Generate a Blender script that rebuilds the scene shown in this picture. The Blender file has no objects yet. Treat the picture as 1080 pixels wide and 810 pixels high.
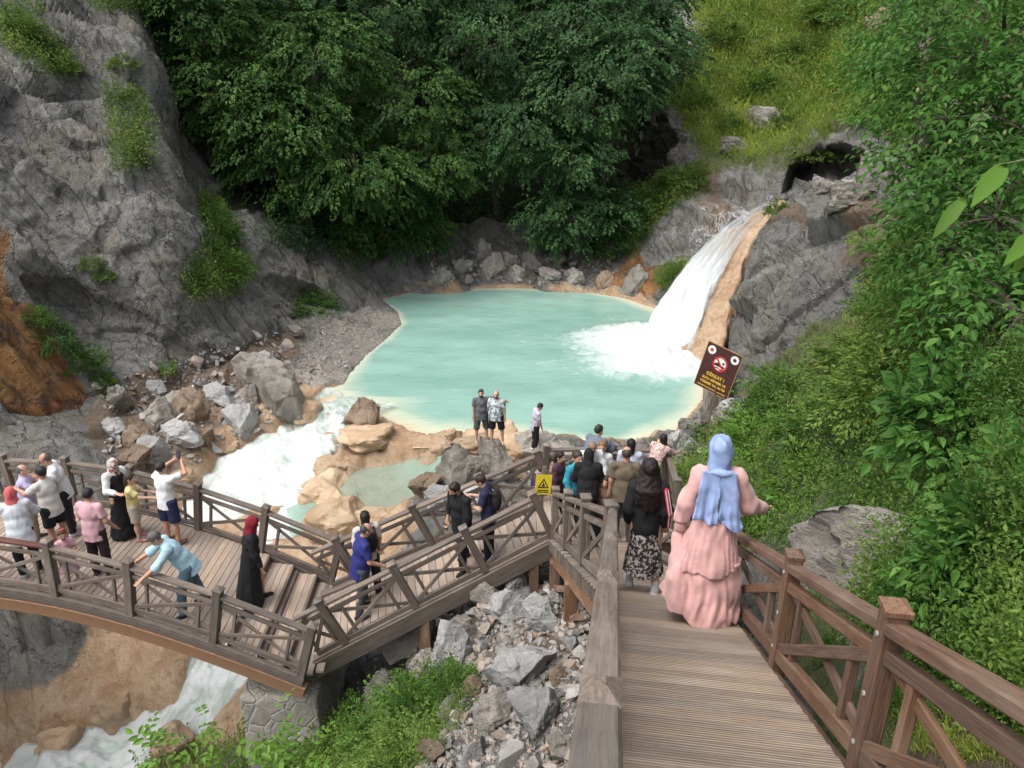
import bpy, math, random, numpy as np
from mathutils import Vector, Matrix
from mathutils.bvhtree import BVHTree
R = math.radians
random.seed(7); rng = np.random.default_rng(11)
SC = bpy.context.scene
COL = SC.collection
TH = R(22.0); CT, ST = math.cos(TH), math.sin(TH); FPX = 810.0

# ------------------------------------------------------------------ camera maths
def U(u, v, d):
    """point at depth d along the view axis under picture position (u, v)"""
    xn = (u-540)/FPX; yn = (405-v)/FPX
    return np.array([xn*d, (CT+yn*ST)*d, (-ST+yn*CT)*d])
def Uz(u, v, z):
    xn = (u-540)/FPX; yn = (405-v)/FPX
    return U(u, v, z/(-ST+yn*CT))
def proj(P):
    P = np.asarray(P, float); d = P[..., 1]*CT-P[..., 2]*ST; up = P[..., 1]*ST+P[..., 2]*CT
    dd = np.where(np.abs(d) < 1e-3, 1e-3, d)
    return 540+FPX*P[..., 0]/dd, 405-FPX*up/dd, d

# ------------------------------------------------------------------ object helpers
def link(o, parent=None):
    COL.objects.link(o)
    if parent is not None: o.parent = parent
    return o
def tag(o, label=None, cat=None, group=None, kind=None):
    if label: o['label'] = label
    if cat: o['category'] = cat
    if group: o['group'] = group
    if kind: o['kind'] = kind
    return o
def empty(name, loc, rz=0.0):
    o = bpy.data.objects.new(name, None); o.location = tuple(loc); o.rotation_euler = (0, 0, rz)
    o.empty_display_size = .2
    return link(o)
def mesh_np(name, V, F, mats=None, parent=None, smooth=True, attrs=None, mi=None):
    """V (n,3); F an (m,k) int array or a list of polygons"""
    me = bpy.data.meshes.new(name)
    V = np.asarray(V, np.float32)
    if isinstance(F, np.ndarray):
        m, k = F.shape
        me.vertices.add(len(V)); me.vertices.foreach_set('co', V.ravel())
        me.loops.add(m*k); me.loops.foreach_set('vertex_index', F.astype(np.int32).ravel())
        me.polygons.add(m)
        me.polygons.foreach_set('loop_start', np.arange(0, m*k, k, dtype=np.int32))
        me.polygons.foreach_set('loop_total', np.full(m, k, np.int32))
    else:
        me.from_pydata([tuple(map(float, v)) for v in V], [], F)
    if mi is not None: me.polygons.foreach_set('material_index', np.asarray(mi, np.int32))
    me.polygons.foreach_set('use_smooth', np.full(len(me.polygons), bool(smooth)))
    for nm, a in (attrs or {}).items():
        a = np.asarray(a, np.float32)
        if a.ndim == 1:
            at = me.attributes.new(nm, 'FLOAT', 'POINT'); at.data.foreach_set('value', a)
        else:
            at = me.attributes.new(nm, 'FLOAT_VECTOR', 'POINT'); at.data.foreach_set('vector', a.ravel())
    me.update(calc_edges=True); me.validate(verbose=False) if not isinstance(F, np.ndarray) else None
    for mt in (mats if isinstance(mats, (list, tuple)) else [mats]):
        if mt: me.materials.append(mt)
    return link(bpy.data.objects.new(name, me), parent)

# ------------------------------------------------------------------ numpy noise
def _h(ix, iy, iz, s):
    n = (ix.astype(np.int64)*73856093) ^ (iy.astype(np.int64)*19349663) ^ (iz.astype(np.int64)*83492791) ^ (s*2654435761 & 0xffffffff)
    n = (n ^ (n >> 13))*1274126177 & 0x7fffffff
    n = (n ^ (n >> 16))*668265263 & 0x7fffffff
    return ((n ^ (n >> 15)) & 0xffffff)/float(0x1000000)
E1 = np.array([.42, .25, -.87]); E1 /= np.linalg.norm(E1); E2 = np.cross(E1, [0, 1.0, .2]); E2 /= np.linalg.norm(E2); E3 = np.cross(E1, E2)   # run of the rock beds
def vnoise(P, s=0):
    P = np.asarray(P, float); i = np.floor(P); f = P-i; i = i.astype(np.int64); f = f*f*f*(f*(f*6-15)+10)
    r = 0
    for a in (0, 1):
        wx = f[..., 0] if a else 1-f[..., 0]
        for b in (0, 1):
            wy = f[..., 1] if b else 1-f[..., 1]
            for c in (0, 1):
                wz = f[..., 2] if c else 1-f[..., 2]
                r = r+wx*wy*wz*_h(i[..., 0]+a, i[..., 1]+b, i[..., 2]+c, s)
    return r*2-1
def fbm(P, oct=4, s=0, gain=.5):
    P = np.asarray(P, float); r = 0; a = 1.0
    for k in range(oct):
        r = r+a*vnoise(P*(2.03**k)+k*17.3, s+k); a *= gain
    return r
def ridge(P, oct=4, s=0):
    P = np.asarray(P, float); r = 0; a = 1.0
    for k in range(oct):
        r = r+a*(1-2*np.abs(vnoise(P*(2.07**k)+k*9.1, s+k))); a *= .5
    return r
def facet(P, s=0, tilt=1.0):
    """broken-rock relief: every Voronoi cell is its own tilted plane, the joints between them are notches"""
    P = np.asarray(P, float); i = np.floor(P).astype(np.int64)
    b1 = np.full(P.shape[0], 9.0); b2 = b1.copy(); val = np.zeros(P.shape[0])
    for a in (-1, 0, 1):
        for b in (-1, 0, 1):
            for c in (-1, 0, 1):
                q = i+np.array([a, b, c])
                jx, jy, jz = (_h(q[:, 0], q[:, 1], q[:, 2], s+k) for k in (1, 2, 3))
                d = P-(q+np.stack([jx, jy, jz], 1))
                dd = np.sqrt((d*d).sum(1))
                tx, ty, tz, of = (_h(q[:, 0], q[:, 1], q[:, 2], s+k)*2-1 for k in (4, 5, 6, 7))
                w = (tx*d[:, 0]+ty*d[:, 1]+tz*d[:, 2])*tilt+of*.35
                m = dd < b1
                b2 = np.where(m, b1, np.minimum(b2, dd)); val = np.where(m, w, val); b1 = np.where(m, dd, b1)
    gap = np.clip((b2-b1)/.12, 0, 1)
    return val*(.35+.65*gap)-.25*(1-gap)

# ------------------------------------------------------------------ materials
class NT:
    def __init__(s, name):
        s.m = bpy.data.materials.new(name); s.m.use_nodes = True; s.t = s.m.node_tree; s.n = s.t.nodes
        s.b = s.n['Principled BSDF']; s.out = s.n['Material Output']
        s.b.inputs['Specular IOR Level'].default_value = .35
    def new(s, ty): return s.n.new(ty)
    def L(s, a, b): s.t.links.new(a, b)
    def setin(s, inp, v):
        if hasattr(v, 'is_output') or isinstance(v, bpy.types.NodeSocket): s.L(v, inp)
        else:
            if isinstance(v, (tuple, list)) and len(v) == 3 and inp.type == 'RGBA': v = tuple(v)+(1,)
            if inp.type == 'RGBA' and isinstance(v, (int, float)): v = (v, v, v, 1)
            inp.default_value = v
    def obj(s): 
        return s.new('ShaderNodeTexCoord').outputs['Object']
    def mapv(s, vec, scale=(1, 1, 1), rot=(0, 0, 0), loc=(0, 0, 0)):
        n = s.new('ShaderNodeMapping'); s.L(vec, n.inputs[0]); s.setin(n.inputs['Location'], loc)
        n.inputs['Rotation'].default_value = rot; n.inputs['Scale'].default_value = scale
        return n.outputs[0]
    def noise(s, vec, scale=1, detail=4, rough=.55, dist=0.0):
        n = s.new('ShaderNodeTexNoise'); n.inputs['Scale'].default_value = scale; n.inputs['Detail'].default_value = detail
        n.inputs['Roughness'].default_value = rough; n.inputs['Distortion'].default_value = dist
        if vec is not None: s.L(vec, n.inputs['Vector'])
        return n.outputs[0]
    def voro(s, vec, scale=1, feat='F1', out='Distance'):
        n = s.new('ShaderNodeTexVoronoi'); n.feature = feat; n.inputs['Scale'].default_value = scale
        if vec is not None: s.L(vec, n.inputs['Vector'])
        return n.outputs[out]
    def ramp(s, f, stops):
        n = s.new('ShaderNodeValToRGB'); s.L(f, n.inputs[0]); el = n.color_ramp.elements
        while len(el) < len(stops): el.new(.5)
        for e, (p, c) in zip(el, stops):
            e.position = p; e.color = (c, c, c, 1) if isinstance(c, (int, float)) else tuple(c)+(1,)
        return n.outputs[0]
    def mix(s, f, a, b, mode='MIX'):
        n = s.new('ShaderNodeMix'); n.data_type = 'RGBA'; n.blend_type = mode; n.clamp_factor = True
        s.setin(n.inputs[0], f); s.setin(n.inputs[6], a); s.setin(n.inputs[7], b)
        return n.outputs[2]
    def math(s, op, a, b=0.0, c=None, clamp=False):
        n = s.new('ShaderNodeMath'); n.operation = op; n.use_clamp = clamp
        s.setin(n.inputs[0], a); s.setin(n.inputs[1], b)
        if c is not None: s.setin(n.inputs[2], c)
        return n.outputs[0]
    def mr(s, v, a, b, c=0.0, d=1.0):
        n = s.new('ShaderNodeMapRange'); n.interpolation_type = 'SMOOTHSTEP'; s.L(v, n.inputs[0])
        for k, q in enumerate((a, b, c, d)): n.inputs[k+1].default_value = q
        return n.outputs[0]
    def attr(s, name, out='Fac'):
        n = s.new('ShaderNodeAttribute'); n.attribute_name = name; return n.outputs[out]
    def basis(s, P, k):
        """P in the frame of the rock beds, scaled"""
        c = s.new('ShaderNodeCombineXYZ')
        for i, e in enumerate((E1, E2, E3)):
            d = s.new('ShaderNodeVectorMath'); d.operation = 'DOT_PRODUCT'; s.L(P, d.inputs[0]); d.inputs[1].default_value = tuple(e*k[i]); s.L(d.outputs['Value'], c.inputs[i])
        return c.outputs[0]
    def rnd(s): return s.new('ShaderNodeObjectInfo').outputs['Random']
    def bump(s, h, dist=.02, strength=1.0, prev=None):
        n = s.new('ShaderNodeBump'); n.inputs['Distance'].default_value = dist; n.inputs['Strength'].default_value = strength
        s.L(h, n.inputs['Height'])
        if prev is not None: s.L(prev, n.inputs['Normal'])
        return n.outputs[0]
    def done(s, col=None, rough=None, normal=None):
        if col is not None: s.setin(s.b.inputs['Base Color'], col)
        if rough is not None: s.setin(s.b.inputs['Roughness'], rough)
        if normal is not None: s.L(normal, s.b.inputs['Normal'])
        return s.m

def mat_ground():
    """cliff, travertine, gravel, soil and moss by painted zones"""
    t = NT('rock_ground'); P = t.obj()
    n1 = t.noise(P, .35, 4, .6); n2 = t.noise(t.basis(P, (.45, 2.6, 1.8)), 1.3, 6, .7); n3 = t.noise(P, 9, 3, .65)
    col = t.mix(t.mr(n1, .35, .68), (.23, .228, .212), (.37, .36, .332))
    col = t.mix(t.mr(n2, .38, .66), t.mix(.55, col, (.135, .132, .12)), col)
    col = t.mix(t.math('MULTIPLY', t.mr(n3, .5, .72), .55), col, (.37, .36, .35))
    col = t.mix(t.math('MULTIPLY', t.mr(t.noise(P, .45, 6, .68, .6), .46, .66), .6), col, (.25, .215, .165))
    def zone(name, k=.55, sc=2.2, lo=.42, hi=.62):
        return t.mr(t.math('ADD', t.attr(name), t.math('MULTIPLY', t.math('SUBTRACT', t.noise(P, sc, 6, .65), .5), k)), lo, hi)
    tanc = t.mix(t.mr(t.noise(t.mapv(P, (1, 1, .5)), 1.1, 6, .6, .8), .3, .7), (.42, .255, .145), (.60, .45, .31))
    tanc = t.mix(t.mr(t.noise(P, 3.5, 6, .7), .55, .75), tanc, (.28, .19, .12))
    tanc = t.mix(t.math('MULTIPLY', t.mr(t.noise(t.basis(P, (.5, 2.0, 2.0)), 2.2, 7, .75, 1.2), .5, .68), .65), tanc, (.30, .165, .085))
    tanc = t.mix(t.math('MULTIPLY', t.mr(t.noise(P, 13, 5, .75), .52, .7), .5), tanc, (.68, .56, .42))
    col = t.mix(zone('tan', .6, 1.2), col, tanc)
    org = t.mix(t.mr(t.noise(t.mapv(P, (1, 1, .4)), 1.6, 6, .7), .35, .65), (.23, .10, .035), (.36, .19, .075))
    org = t.mix(t.mr(t.noise(P, .9, 5, .7), .5, .66), org, (.09, .075, .065))
    col = t.mix(zone('orange', .5), col, org)
    dirt = t.mix(t.noise(P, 2.5, 6, .7), (.15, .105, .075), (.34, .26, .19))
    col = t.mix(zone('dirt', .5), col, dirt)
    gsep = t.new('ShaderNodeSeparateColor'); t.L(t.voro(P, 9, 'F1', 'Color'), gsep.inputs[0])
    grav = t.mix(gsep.outputs[0], (.25, .225, .20), (.43, .40, .365))
    col = t.mix(zone('gravel', .3), col, grav)
    seep = t.math('MULTIPLY', t.attr('seep'), t.mr(t.noise(t.mapv(P, (1.4, 1.4, .6)), 1.6, 8, .7, 1.0), .48, .60))
    col = t.mix(seep, col, (.70, .72, .74))
    mossc = t.mix(t.mr(t.noise(P, 4, 5, .7), .35, .65), (.06, .085, .022), (.16, .20, .045))
    col = t.mix(zone('dark_backing', .4), col, t.mix(t.noise(P, 3, 4, .7), (.018, .020, .010), (.045, .040, .024)))  # very dark green-brown over the grey rock behind the far trees
    mz = zone('moss', 1.1, 2.4, .42, .72)
    col = t.mix(t.math('MULTIPLY', mz, .85), col, mossc)
    # relief finer than the mesh
    beds = t.noise(t.basis(P, (.55, 3.2, 2.4)), 1.5, 7, .74, .25)
    h = t.math('ADD', t.math('MULTIPLY', t.noise(P, 4.5, 6, .75), .55), t.math('MULTIPLY', beds, 1.7))
    wp = t.new('ShaderNodeVectorMath'); wp.operation = 'ADD'; t.L(t.basis(P, (.17, 1.45, .75)), wp.inputs[0])
    wc = t.new('ShaderNodeCombineXYZ'); wn = t.math('MULTIPLY', t.noise(P, 1.1, 4, .65), 1.1)
    for q_ in range(3): t.L(wn, wc.inputs[q_])
    t.L(wc.outputs[0], wp.inputs[1]); ck = t.mr(t.voro(wp.outputs[0], 1.0, 'DISTANCE_TO_EDGE'), .0, .055); ck2 = t.mr(t.voro(wp.outputs[0], 3.1, 'DISTANCE_TO_EDGE'), .0, .06)
    gone = t.math('MAXIMUM', mz, t.math('MAXIMUM', t.attr('dirt'), t.attr('gravel')), clamp=True)
    ckk = t.math('MAXIMUM', t.math('MULTIPLY', ck, t.math('MULTIPLY_ADD', ck2, .18, .82)), t.math('MULTIPLY', gone, 1.0))
    ckk = t.math('MAXIMUM', ckk, t.math('MULTIPLY', t.attr('tan'), .75))
    col = t.mix(t.math('MULTIPLY', t.math('SUBTRACT', 1.0, ckk), .42), col, (.06, .056, .05))
    h = t.math('ADD', h, t.math('MULTIPLY', ckk, .55))
    soft = t.math('SUBTRACT', 1.0, t.math('MULTIPLY', t.attr('tan'), .35))
    nb = t.new('ShaderNodeBump'); nb.inputs['Distance'].default_value = .22; t.L(h, nb.inputs['Height']); t.L(soft, nb.inputs['Strength'])
    return t.done(col, t.mix(t.attr('tan'), .85, .5), nb.outputs[0])

def mat_boulder(name, c1, c2, c3, rough=.85):
    t = NT(name); P = t.obj(); P = t.mapv(P, loc=(0, 0, 0))
    add = t.new('ShaderNodeVectorMath'); add.operation = 'ADD'; t.L(P, add.inputs[0])
    cmb = t.new('ShaderNodeCombineXYZ'); r = t.math('MULTIPLY', t.rnd(), 40.0)
    for k in range(3): t.L(r, cmb.inputs[k])
    t.L(cmb.outputs[0], add.inputs[1]); Q = add.outputs[0]
    col = t.mix(t.mr(t.noise(Q, 1.8, 6, .65), .34, .68), c1, c2)
    col = t.mix(t.math('MULTIPLY', t.mr(t.noise(Q, 7, 6, .7), .52, .72), .6), col, c3)
    hsv = t.new('ShaderNodeHueSaturation'); t.L(col, hsv.inputs['Color'])
    t.L(t.math('MULTIPLY_ADD', t.rnd(), .45, .78), hsv.inputs['Value'])
    h = t.math('ADD', t.noise(Q, 6, 7, .74), t.math('MULTIPLY', t.noise(t.mapv(Q, (1, 1.2, 4.5), (.5, .4, 0)), 2.2, 6, .7, .3), .9))
    return t.done(hsv.outputs[0], rough, t.bump(h, .085, 1.0))

def mat_wood(name, c1, c2, c3, ribs=0, bumpd=.004, rough=.75):
    """weathered timber: 'gc' carries (along, across, through) of each member plus an offset per member in 'gr'"""
    t = NT(name); g = t.attr('gc', 'Vector'); r = t.attr('gr')
    cmb = t.new('ShaderNodeCombineXYZ')
    t.L(t.math('MULTIPLY', r, 37.0), cmb.inputs[0]); t.L(t.math('MULTIPLY', r, 91.0), cmb.inputs[1]); t.L(t.math('MULTIPLY', r, 53.0), cmb.inputs[2])
    add = t.new('ShaderNodeVectorMath'); add.operation = 'ADD'; t.L(g, add.inputs[0]); t.L(cmb.outputs[0], add.inputs[1]); Q = add.outputs[0]
    gr = t.noise(t.mapv(Q, (3.0, 75, 75)), 1.0, 5, .7, .9)
    bl = t.noise(t.mapv(Q, (1.2, 5, 5)), 1.0, 5, .6)
    col = t.mix(t.mr(gr, .3, .7), c1, c2)
    col = t.mix(t.math('MULTIPLY', t.mr(bl, .45, .72), .7), col, c3)
    hsv = t.new('ShaderNodeHueSaturation'); t.L(col, hsv.inputs['Color']); t.L(t.math('MULTIPLY_ADD', r, .42, .78), hsv.inputs['Value'])
    t.L(t.math('MULTIPLY_ADD', r, .25, .85), hsv.inputs['Saturation'])
    h = t.math('MULTIPLY', gr, .6)
    c = hsv.outputs[0]
    if ribs:
        sep = t.new('ShaderNodeSeparateXYZ'); t.L(g, sep.inputs[0])
        w = t.math('SINE', t.math('MULTIPLY', sep.outputs[1], 2*math.pi*ribs))
        h = t.math('ADD', h, t.math('MULTIPLY', w, .38))
        c = t.mix(t.math('MULTIPLY', t.mr(w, -.2, -1.0), .36), c, (.085, .066, .05))
    spk = t.mr(t.noise(t.mapv(Q, (9, 60, 60)), 1, 3, .6), .64, .74)
    c = t.mix(t.math('MULTIPLY', spk, .5), c, (.07, .055, .045))
    return t.done(c, rough, t.bump(h, bumpd, 1.0))

def mat_leaf(name, dark, mid, light, trans=.35, rough=.5, spec=.4):
    t = NT(name); lv = t.attr('lv')
    col = t.ramp(lv, [(0.0, dark), (.55, mid), (1.0, light)])
    P = t.obj(); col = t.mix(t.math('MULTIPLY', t.mr(t.noise(P, .5, 3, .6), .4, .65), .35), col, dark)
    t.setin(t.b.inputs['Base Color'], col); t.b.inputs['Roughness'].default_value = rough; t.b.inputs['Specular IOR Level'].default_value = spec*.55
    tr = t.new('ShaderNodeBsdfTranslucent'); t.L(t.mix(.5, col, (.13, .2, .02), 'ADD'), tr.inputs[0])
    t.L(col, tr.inputs[0])
    mx = t.new('ShaderNodeMixShader'); mx.inputs[0].default_value = trans
    t.L(t.b.outputs[0], mx.inputs[1]); t.L(tr.outputs[0], mx.inputs[2]); t.L(mx.outputs[0], t.out.inputs[0])
    return t.m
def mat_plain(name, c, rough=.6, var=.12, scale=14, bump=.0):
    t = NT(name); P = t.obj(); n = t.noise(P, scale, 4, .6)
    col = t.mix(t.mr(n, .3, .7), tuple(x*(1-var) for x in c), tuple(min(1, x*(1+var)) for x in c))
    return t.done(col, rough, t.bump(n, bump) if bump else None)

# ------------------------------------------------------------------ timber members
class MB:
    def __init__(s): s.V = []; s.F = []; s.gc = []; s.gr = []
    def beam(s, p0, p1, w, h, up=(0, 0, 1), ch=.006, r=None, off=0.0):
        """chamfered square timber from p0 to p1, w across and h along 'up'"""
        p0 = np.array(p0, float); p1 = np.array(p1, float); a = p1-p0; Ln = np.linalg.norm(a); a = a/Ln
        up = np.array(up, float); x = np.cross(a, up); x /= np.linalg.norm(x); y = np.cross(x, a)
        c = min(ch, w*.3, h*.3); W, H = w/2, h/2
        sec = [(W-c, -H), (W, -H+c), (W, H-c), (W-c, H), (-W+c, H), (-W, H-c), (-W, -H+c), (-W+c, -H)]
        b = len(s.V); r = random.random() if r is None else r
        for e, p in ((0, p0), (1, p1)):
            for q in sec:
                s.V.append(p+x*q[0]+y*q[1]); s.gc.append((e*Ln, q[0], q[1])); s.gr.append(r)
        for k in range(8):
            j = (k+1) % 8; s.F.append((b+k, b+8+k, b+8+j, b+j))
        s.F.append(tuple(b+k for k in range(8))); s.F.append(tuple(b+15-k for k in range(8)))
        return s
    def cap(s, c, ax, w, h, up):
        """low pyramid on a post end"""
        c = np.array(c, float); ax = np.array(ax, float)/np.linalg.norm(ax); up = np.array(up, float)
        x = np.cross(ax, up); x /= np.linalg.norm(x); y = np.cross(x, ax); r = random.random(); b = len(s.V)
        for (k, hh) in ((w/2, 0), (w/2, h*.45), (w*.12, h)):
            for sx, sy in ((1, -1), (1, 1), (-1, 1), (-1, -1)):
                s.V.append(c+x*k*sx+y*k*sy+ax*hh); s.gc.append((hh, k*sx, k*sy)); s.gr.append(r)
        for l in (0, 4):
            for k in range(4):
                j = (k+1) % 4; s.F.append((b+l+k, b+l+4+k, b+l+4+j, b+l+j))
        s.F.append((b+8, b+11, b+10, b+9)); s.F.append((b, b+1, b+2, b+3))
        return s
    def build(s, name, mat, parent=None, loc=None):
        V = np.array(s.V); 
        if loc is not None: V = V-np.array(loc)
        o = mesh_np(name, V, s.F, mat, parent, False, {'gc': np.array(s.gc), 'gr': np.array(s.gr)})
        if loc is not None and parent is None: o.location = tuple(loc)
        import bmesh
        bm = bmesh.new(); bm.from_mesh(o.data); bmesh.ops.recalc_face_normals(bm, faces=bm.faces); bm.to_mesh(o.data); bm.free()
        return o

# ------------------------------------------------------------------ signed field surfaces (bodies, clothes)
def surface_nets(f, org, h):
    s = f < 0
    nx, ny, nz = f.shape
    c = np.zeros((nx-1, ny-1, nz-1), np.int8)
    for a in (0, 1):
        for b in (0, 1):
            for d in (0, 1): c += s[a:nx-1+a, b:ny-1+b, d:nz-1+d]
    act = (c > 0) & (c < 8); idx = np.argwhere(act)
    if len(idx) == 0: return np.zeros((0, 3)), np.zeros((0, 4), int)
    ids = np.full(c.shape, -1, np.int64); ids[act] = np.arange(len(idx))
    acc = np.zeros((len(idx), 3)); cnt = np.zeros(len(idx))
    cor = [(a, b, d) for a in (0, 1) for b in (0, 1) for d in (0, 1)]
    val = {q: f[idx[:, 0]+q[0], idx[:, 1]+q[1], idx[:, 2]+q[2]] for q in cor}
    for q in cor:
        for ax in range(3):
            if q[ax] == 0:
                e = list(q); e[ax] = 1; e = tuple(e); A, B = val[q], val[e]; m = (A < 0) != (B < 0)
                t = np.where(m, A/np.where(A == B, 1, A-B), 0)
                p = np.zeros((len(idx), 3)); p[:] = q; p[:, ax] += t
                acc += np.where(m[:, None], p, 0); cnt += m
    V = (idx+acc/cnt[:, None])*h+org
    Q = []
    for ax in range(3):
        b, d = [(1, 2), (2, 0), (0, 1)][ax]
        s0 = [slice(None)]*3; s1 = [slice(None)]*3; s0[ax] = slice(0, f.shape[ax]-1); s1[ax] = slice(1, f.shape[ax])
        A, B = s[tuple(s0)], s[tuple(s1)]
        e = np.argwhere(A != B)
        e = e[(e[:, b] > 0) & (e[:, d] > 0) & (e[:, b] < f.shape[b]-1) & (e[:, d] < f.shape[d]-1)]
        fl = A[e[:, 0], e[:, 1], e[:, 2]]
        def at(db, dd):
            g = e.copy(); g[:, b] += db; g[:, d] += dd; return ids[g[:, 0], g[:, 1], g[:, 2]]
        q = np.stack([at(-1, -1), at(0, -1), at(0, 0), at(-1, 0)], 1)
        q[~fl] = q[~fl][:, ::-1]; Q.append(q)
    return V, np.concatenate(Q)
def nrm(v):
    v = np.asarray(v, float); return v/max(np.linalg.norm(v), 1e-9)
class Cap:
    def __init__(s, a, b, r1, r2=None, cut=None, fl=None):
        s.a = np.array(a, float); s.b = np.array(b, float); s.r1 = r1; s.r2 = r1 if r2 is None else r2; s.cut = cut; s.fl = fl
        r = max(s.r1, s.r2); s.lo = np.minimum(s.a, s.b)-r; s.hi = np.maximum(s.a, s.b)+r
    def f(s, P):
        d = s.b-s.a; t = np.clip(((P-s.a)@d)/max(d@d, 1e-9), 0, 1)
        q = P-s.a-t[..., None]*d
        if s.fl is not None:
            n, k = s.fl; qn = q@n; q = q+n*(qn*(k-1))[..., None]
        r = np.sqrt((q*q).sum(-1))-(s.r1+(s.r2-s.r1)*t)
        if s.cut is not None:
            for (c, n) in s.cut: r = np.maximum(r, (P-c)@n)
        return r
class Ell:
    def __init__(s, c, rad, M=None, cut=None):
        s.c = np.array(c, float); s.rad = np.array(rad, float); s.M = np.eye(3) if M is None else np.array(M); s.cut = cut
        r = max(rad); s.lo = s.c-r; s.hi = s.c+r
    def f(s, P):
        q = (P-s.c)@s.M            # columns of M are the local axes
        k0 = np.sqrt(((q/s.rad)**2).sum(-1)); k1 = np.sqrt(((q/s.rad**2)**2).sum(-1))
        r = k0*(k0-1)/np.maximum(k1, 1e-6)
        if s.cut is not None:
            for (c, n) in s.cut: r = np.maximum(r, (P-c)@n)
        return r
class Fn:
    def __init__(s, lo, hi, fn): s.lo = np.array(lo, float); s.hi = np.array(hi, float); s.f = fn
def field_mesh(prims, h, k=.03, cuts=(), wr=0.0, wf=22.0, seed=0, sub=(), vf=0.0):
    pad = .05+k
    lo = np.min([p.lo for p in prims], 0)-pad; hi = np.max([p.hi for p in prims], 0)+pad
    n = np.ceil((hi-lo)/h).astype(int)+1
    F = np.full(n, .6, np.float32)
    ax = [lo[i]+np.arange(n[i])*h for i in range(3)]
    for p in prims:
        i0 = np.maximum(np.floor((p.lo-pad-lo)/h).astype(int), 0); i1 = np.minimum(np.ceil((p.hi+pad-lo)/h).astype(int)+1, n)
        sl = tuple(slice(i0[i], i1[i]) for i in range(3))
        G = np.stack(np.meshgrid(ax[0][sl[0]], ax[1][sl[1]], ax[2][sl[2]], indexing='ij'), -1)
        d = p.f(G); a = F[sl]; kk = getattr(p, 'k', k)
        hh = np.maximum(kk-np.abs(a-d), 0)/kk
        F[sl] = np.minimum(a, d)-hh*hh*kk*.25
    if wr or cuts or sub or vf:
        G = np.stack(np.meshgrid(*ax, indexing='ij'), -1)
        if wr:
            x, y, z = G[..., 0]*wf+seed, G[..., 1]*wf+seed*1.7, G[..., 2]*wf
            w = np.sin(x+1.9*np.sin(z*.55+seed)+1.1*np.sin(y*.8))*np.sin(z*.7+1.4*np.sin(x*.6+y*.5+seed)) + .5*np.sin(2.1*y-1.3*z+1.6*np.sin(x*1.1))
            F = F+wr*w
        if vf:                                         # hanging folds of cloth
            x, y, z = G[..., 0], G[..., 1], G[..., 2]
            F = F+vf*(np.sin(52*x+24*y+2.6*np.sin(6*z+1+seed)+1.5*np.sin(17*z+9*x))+.7*np.sin(97*x-35*y+3*np.sin(8*z+2)+seed))*(.55+.45*np.sin(9*z+7*x+seed))
        for p in sub: F = np.maximum(F, -p.f(G))
        for (c, nn) in cuts: F = np.maximum(F, (G-np.array(c))@np.array(nn))
    F[0], F[-1] = .5, .5; F[:, 0] = .5; F[:, -1] = .5; F[:, :, 0] = .5; F[:, :, -1] = .5
    return surface_nets(F, lo, h)
# ================================================================== TERRAIN
ZP = -11.2                                             # pool level
def poly_sd(u, v, poly):
    """signed distance (inside negative) to a polygon, vectorised"""
    poly = np.asarray(poly, float); n = len(poly); d = np.full(np.shape(u), 1e9); ins = np.zeros(np.shape(u), bool)
    for i in range(n):
        a, b = poly[i], poly[(i+1) % n]; e = b-a
        t = np.clip(((u-a[0])*e[0]+(v-a[1])*e[1])/max(e@e, 1e-9), 0, 1)
        d = np.minimum(d, np.hypot(u-a[0]-t*e[0], v-a[1]-t*e[1]))
        c = ((a[1] > v) != (b[1] > v)) & (u < (b[0]-a[0])*(v-a[1])/(b[1]-a[1]+1e-12)+a[0]); ins ^= c
    return np.where(ins, -d, d)
def line_d(x, y, pl):
    """distance to a polyline with the other columns interpolated along it"""
    pl = np.asarray(pl, float); best = np.full(np.shape(x), 1e9); out = [np.zeros(np.shape(x)) for _ in range(pl.shape[1]-2)]
    for a, b in zip(pl[:-1], pl[1:]):
        e = (b-a)[:2]; t = np.clip(((x-a[0])*e[0]+(y-a[1])*e[1])/(e@e), 0, 1)
        d = np.hypot(x-a[0]-t*e[0], y-a[1]-t*e[1]); m = d < best; best = np.where(m, d, best)
        for k in range(len(out)): out[k] = np.where(m, a[k+2]+t*(b[k+2]-a[k+2]), out[k])
    return best, out
# stair flight frame: lat across, t along, dz over the walking plane
SLOPE = .52
def SF(lat, t, dz=0.0): return np.array([.9886*lat+.1507*t, -.1507*lat+.9886*t, -1.4-SLOPE*t+dz])

POOL = [Uz(u, v, ZP)[:2] for u, v in [(402, 316), (445, 307), (520, 304), (600, 304), (650, 312), (695, 327), (745, 372), (742, 420), (712, 455),
        (660, 470), (600, 472), (560, 462), (500, 462), (450, 462), (400, 440), (366, 430), (358, 414), (368, 396), (388, 374), (410, 356), (424, 342), (420, 329)]]
STREAM = np.array([(-5.6, 26.2, -11.2, 1.7), (-6.6, 24.4, -11.35, 1.35), (-7.9, 21.9, -12.0, 2.0), (-7.3, 19.6, -12.35, 2.5), (-6.2, 17.8, -12.6, 1.6),
          (-6.1, 15.9, -12.75, 1.4), (-6.8, 14.6, -13.05, 1.1), (-7.7, 13.7, -14.05, .85), (-9.1, 13.3, -14.55, .95), (-11.2, 13.0, -14.95, 1.0), (-16, 11.5, -17, 2)])
SIDE = np.array([(-.9, 22.9, -11.26, .4), (-2.0, 22.0, -11.36, .45), (-3.2, 21.0, -11.70, 1.3), (-4.1, 20.5, -11.74, 1.6), (-5.2, 20.0, -11.86, 1.1), (-6.6, 19.5, -12.3, .9)])
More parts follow.
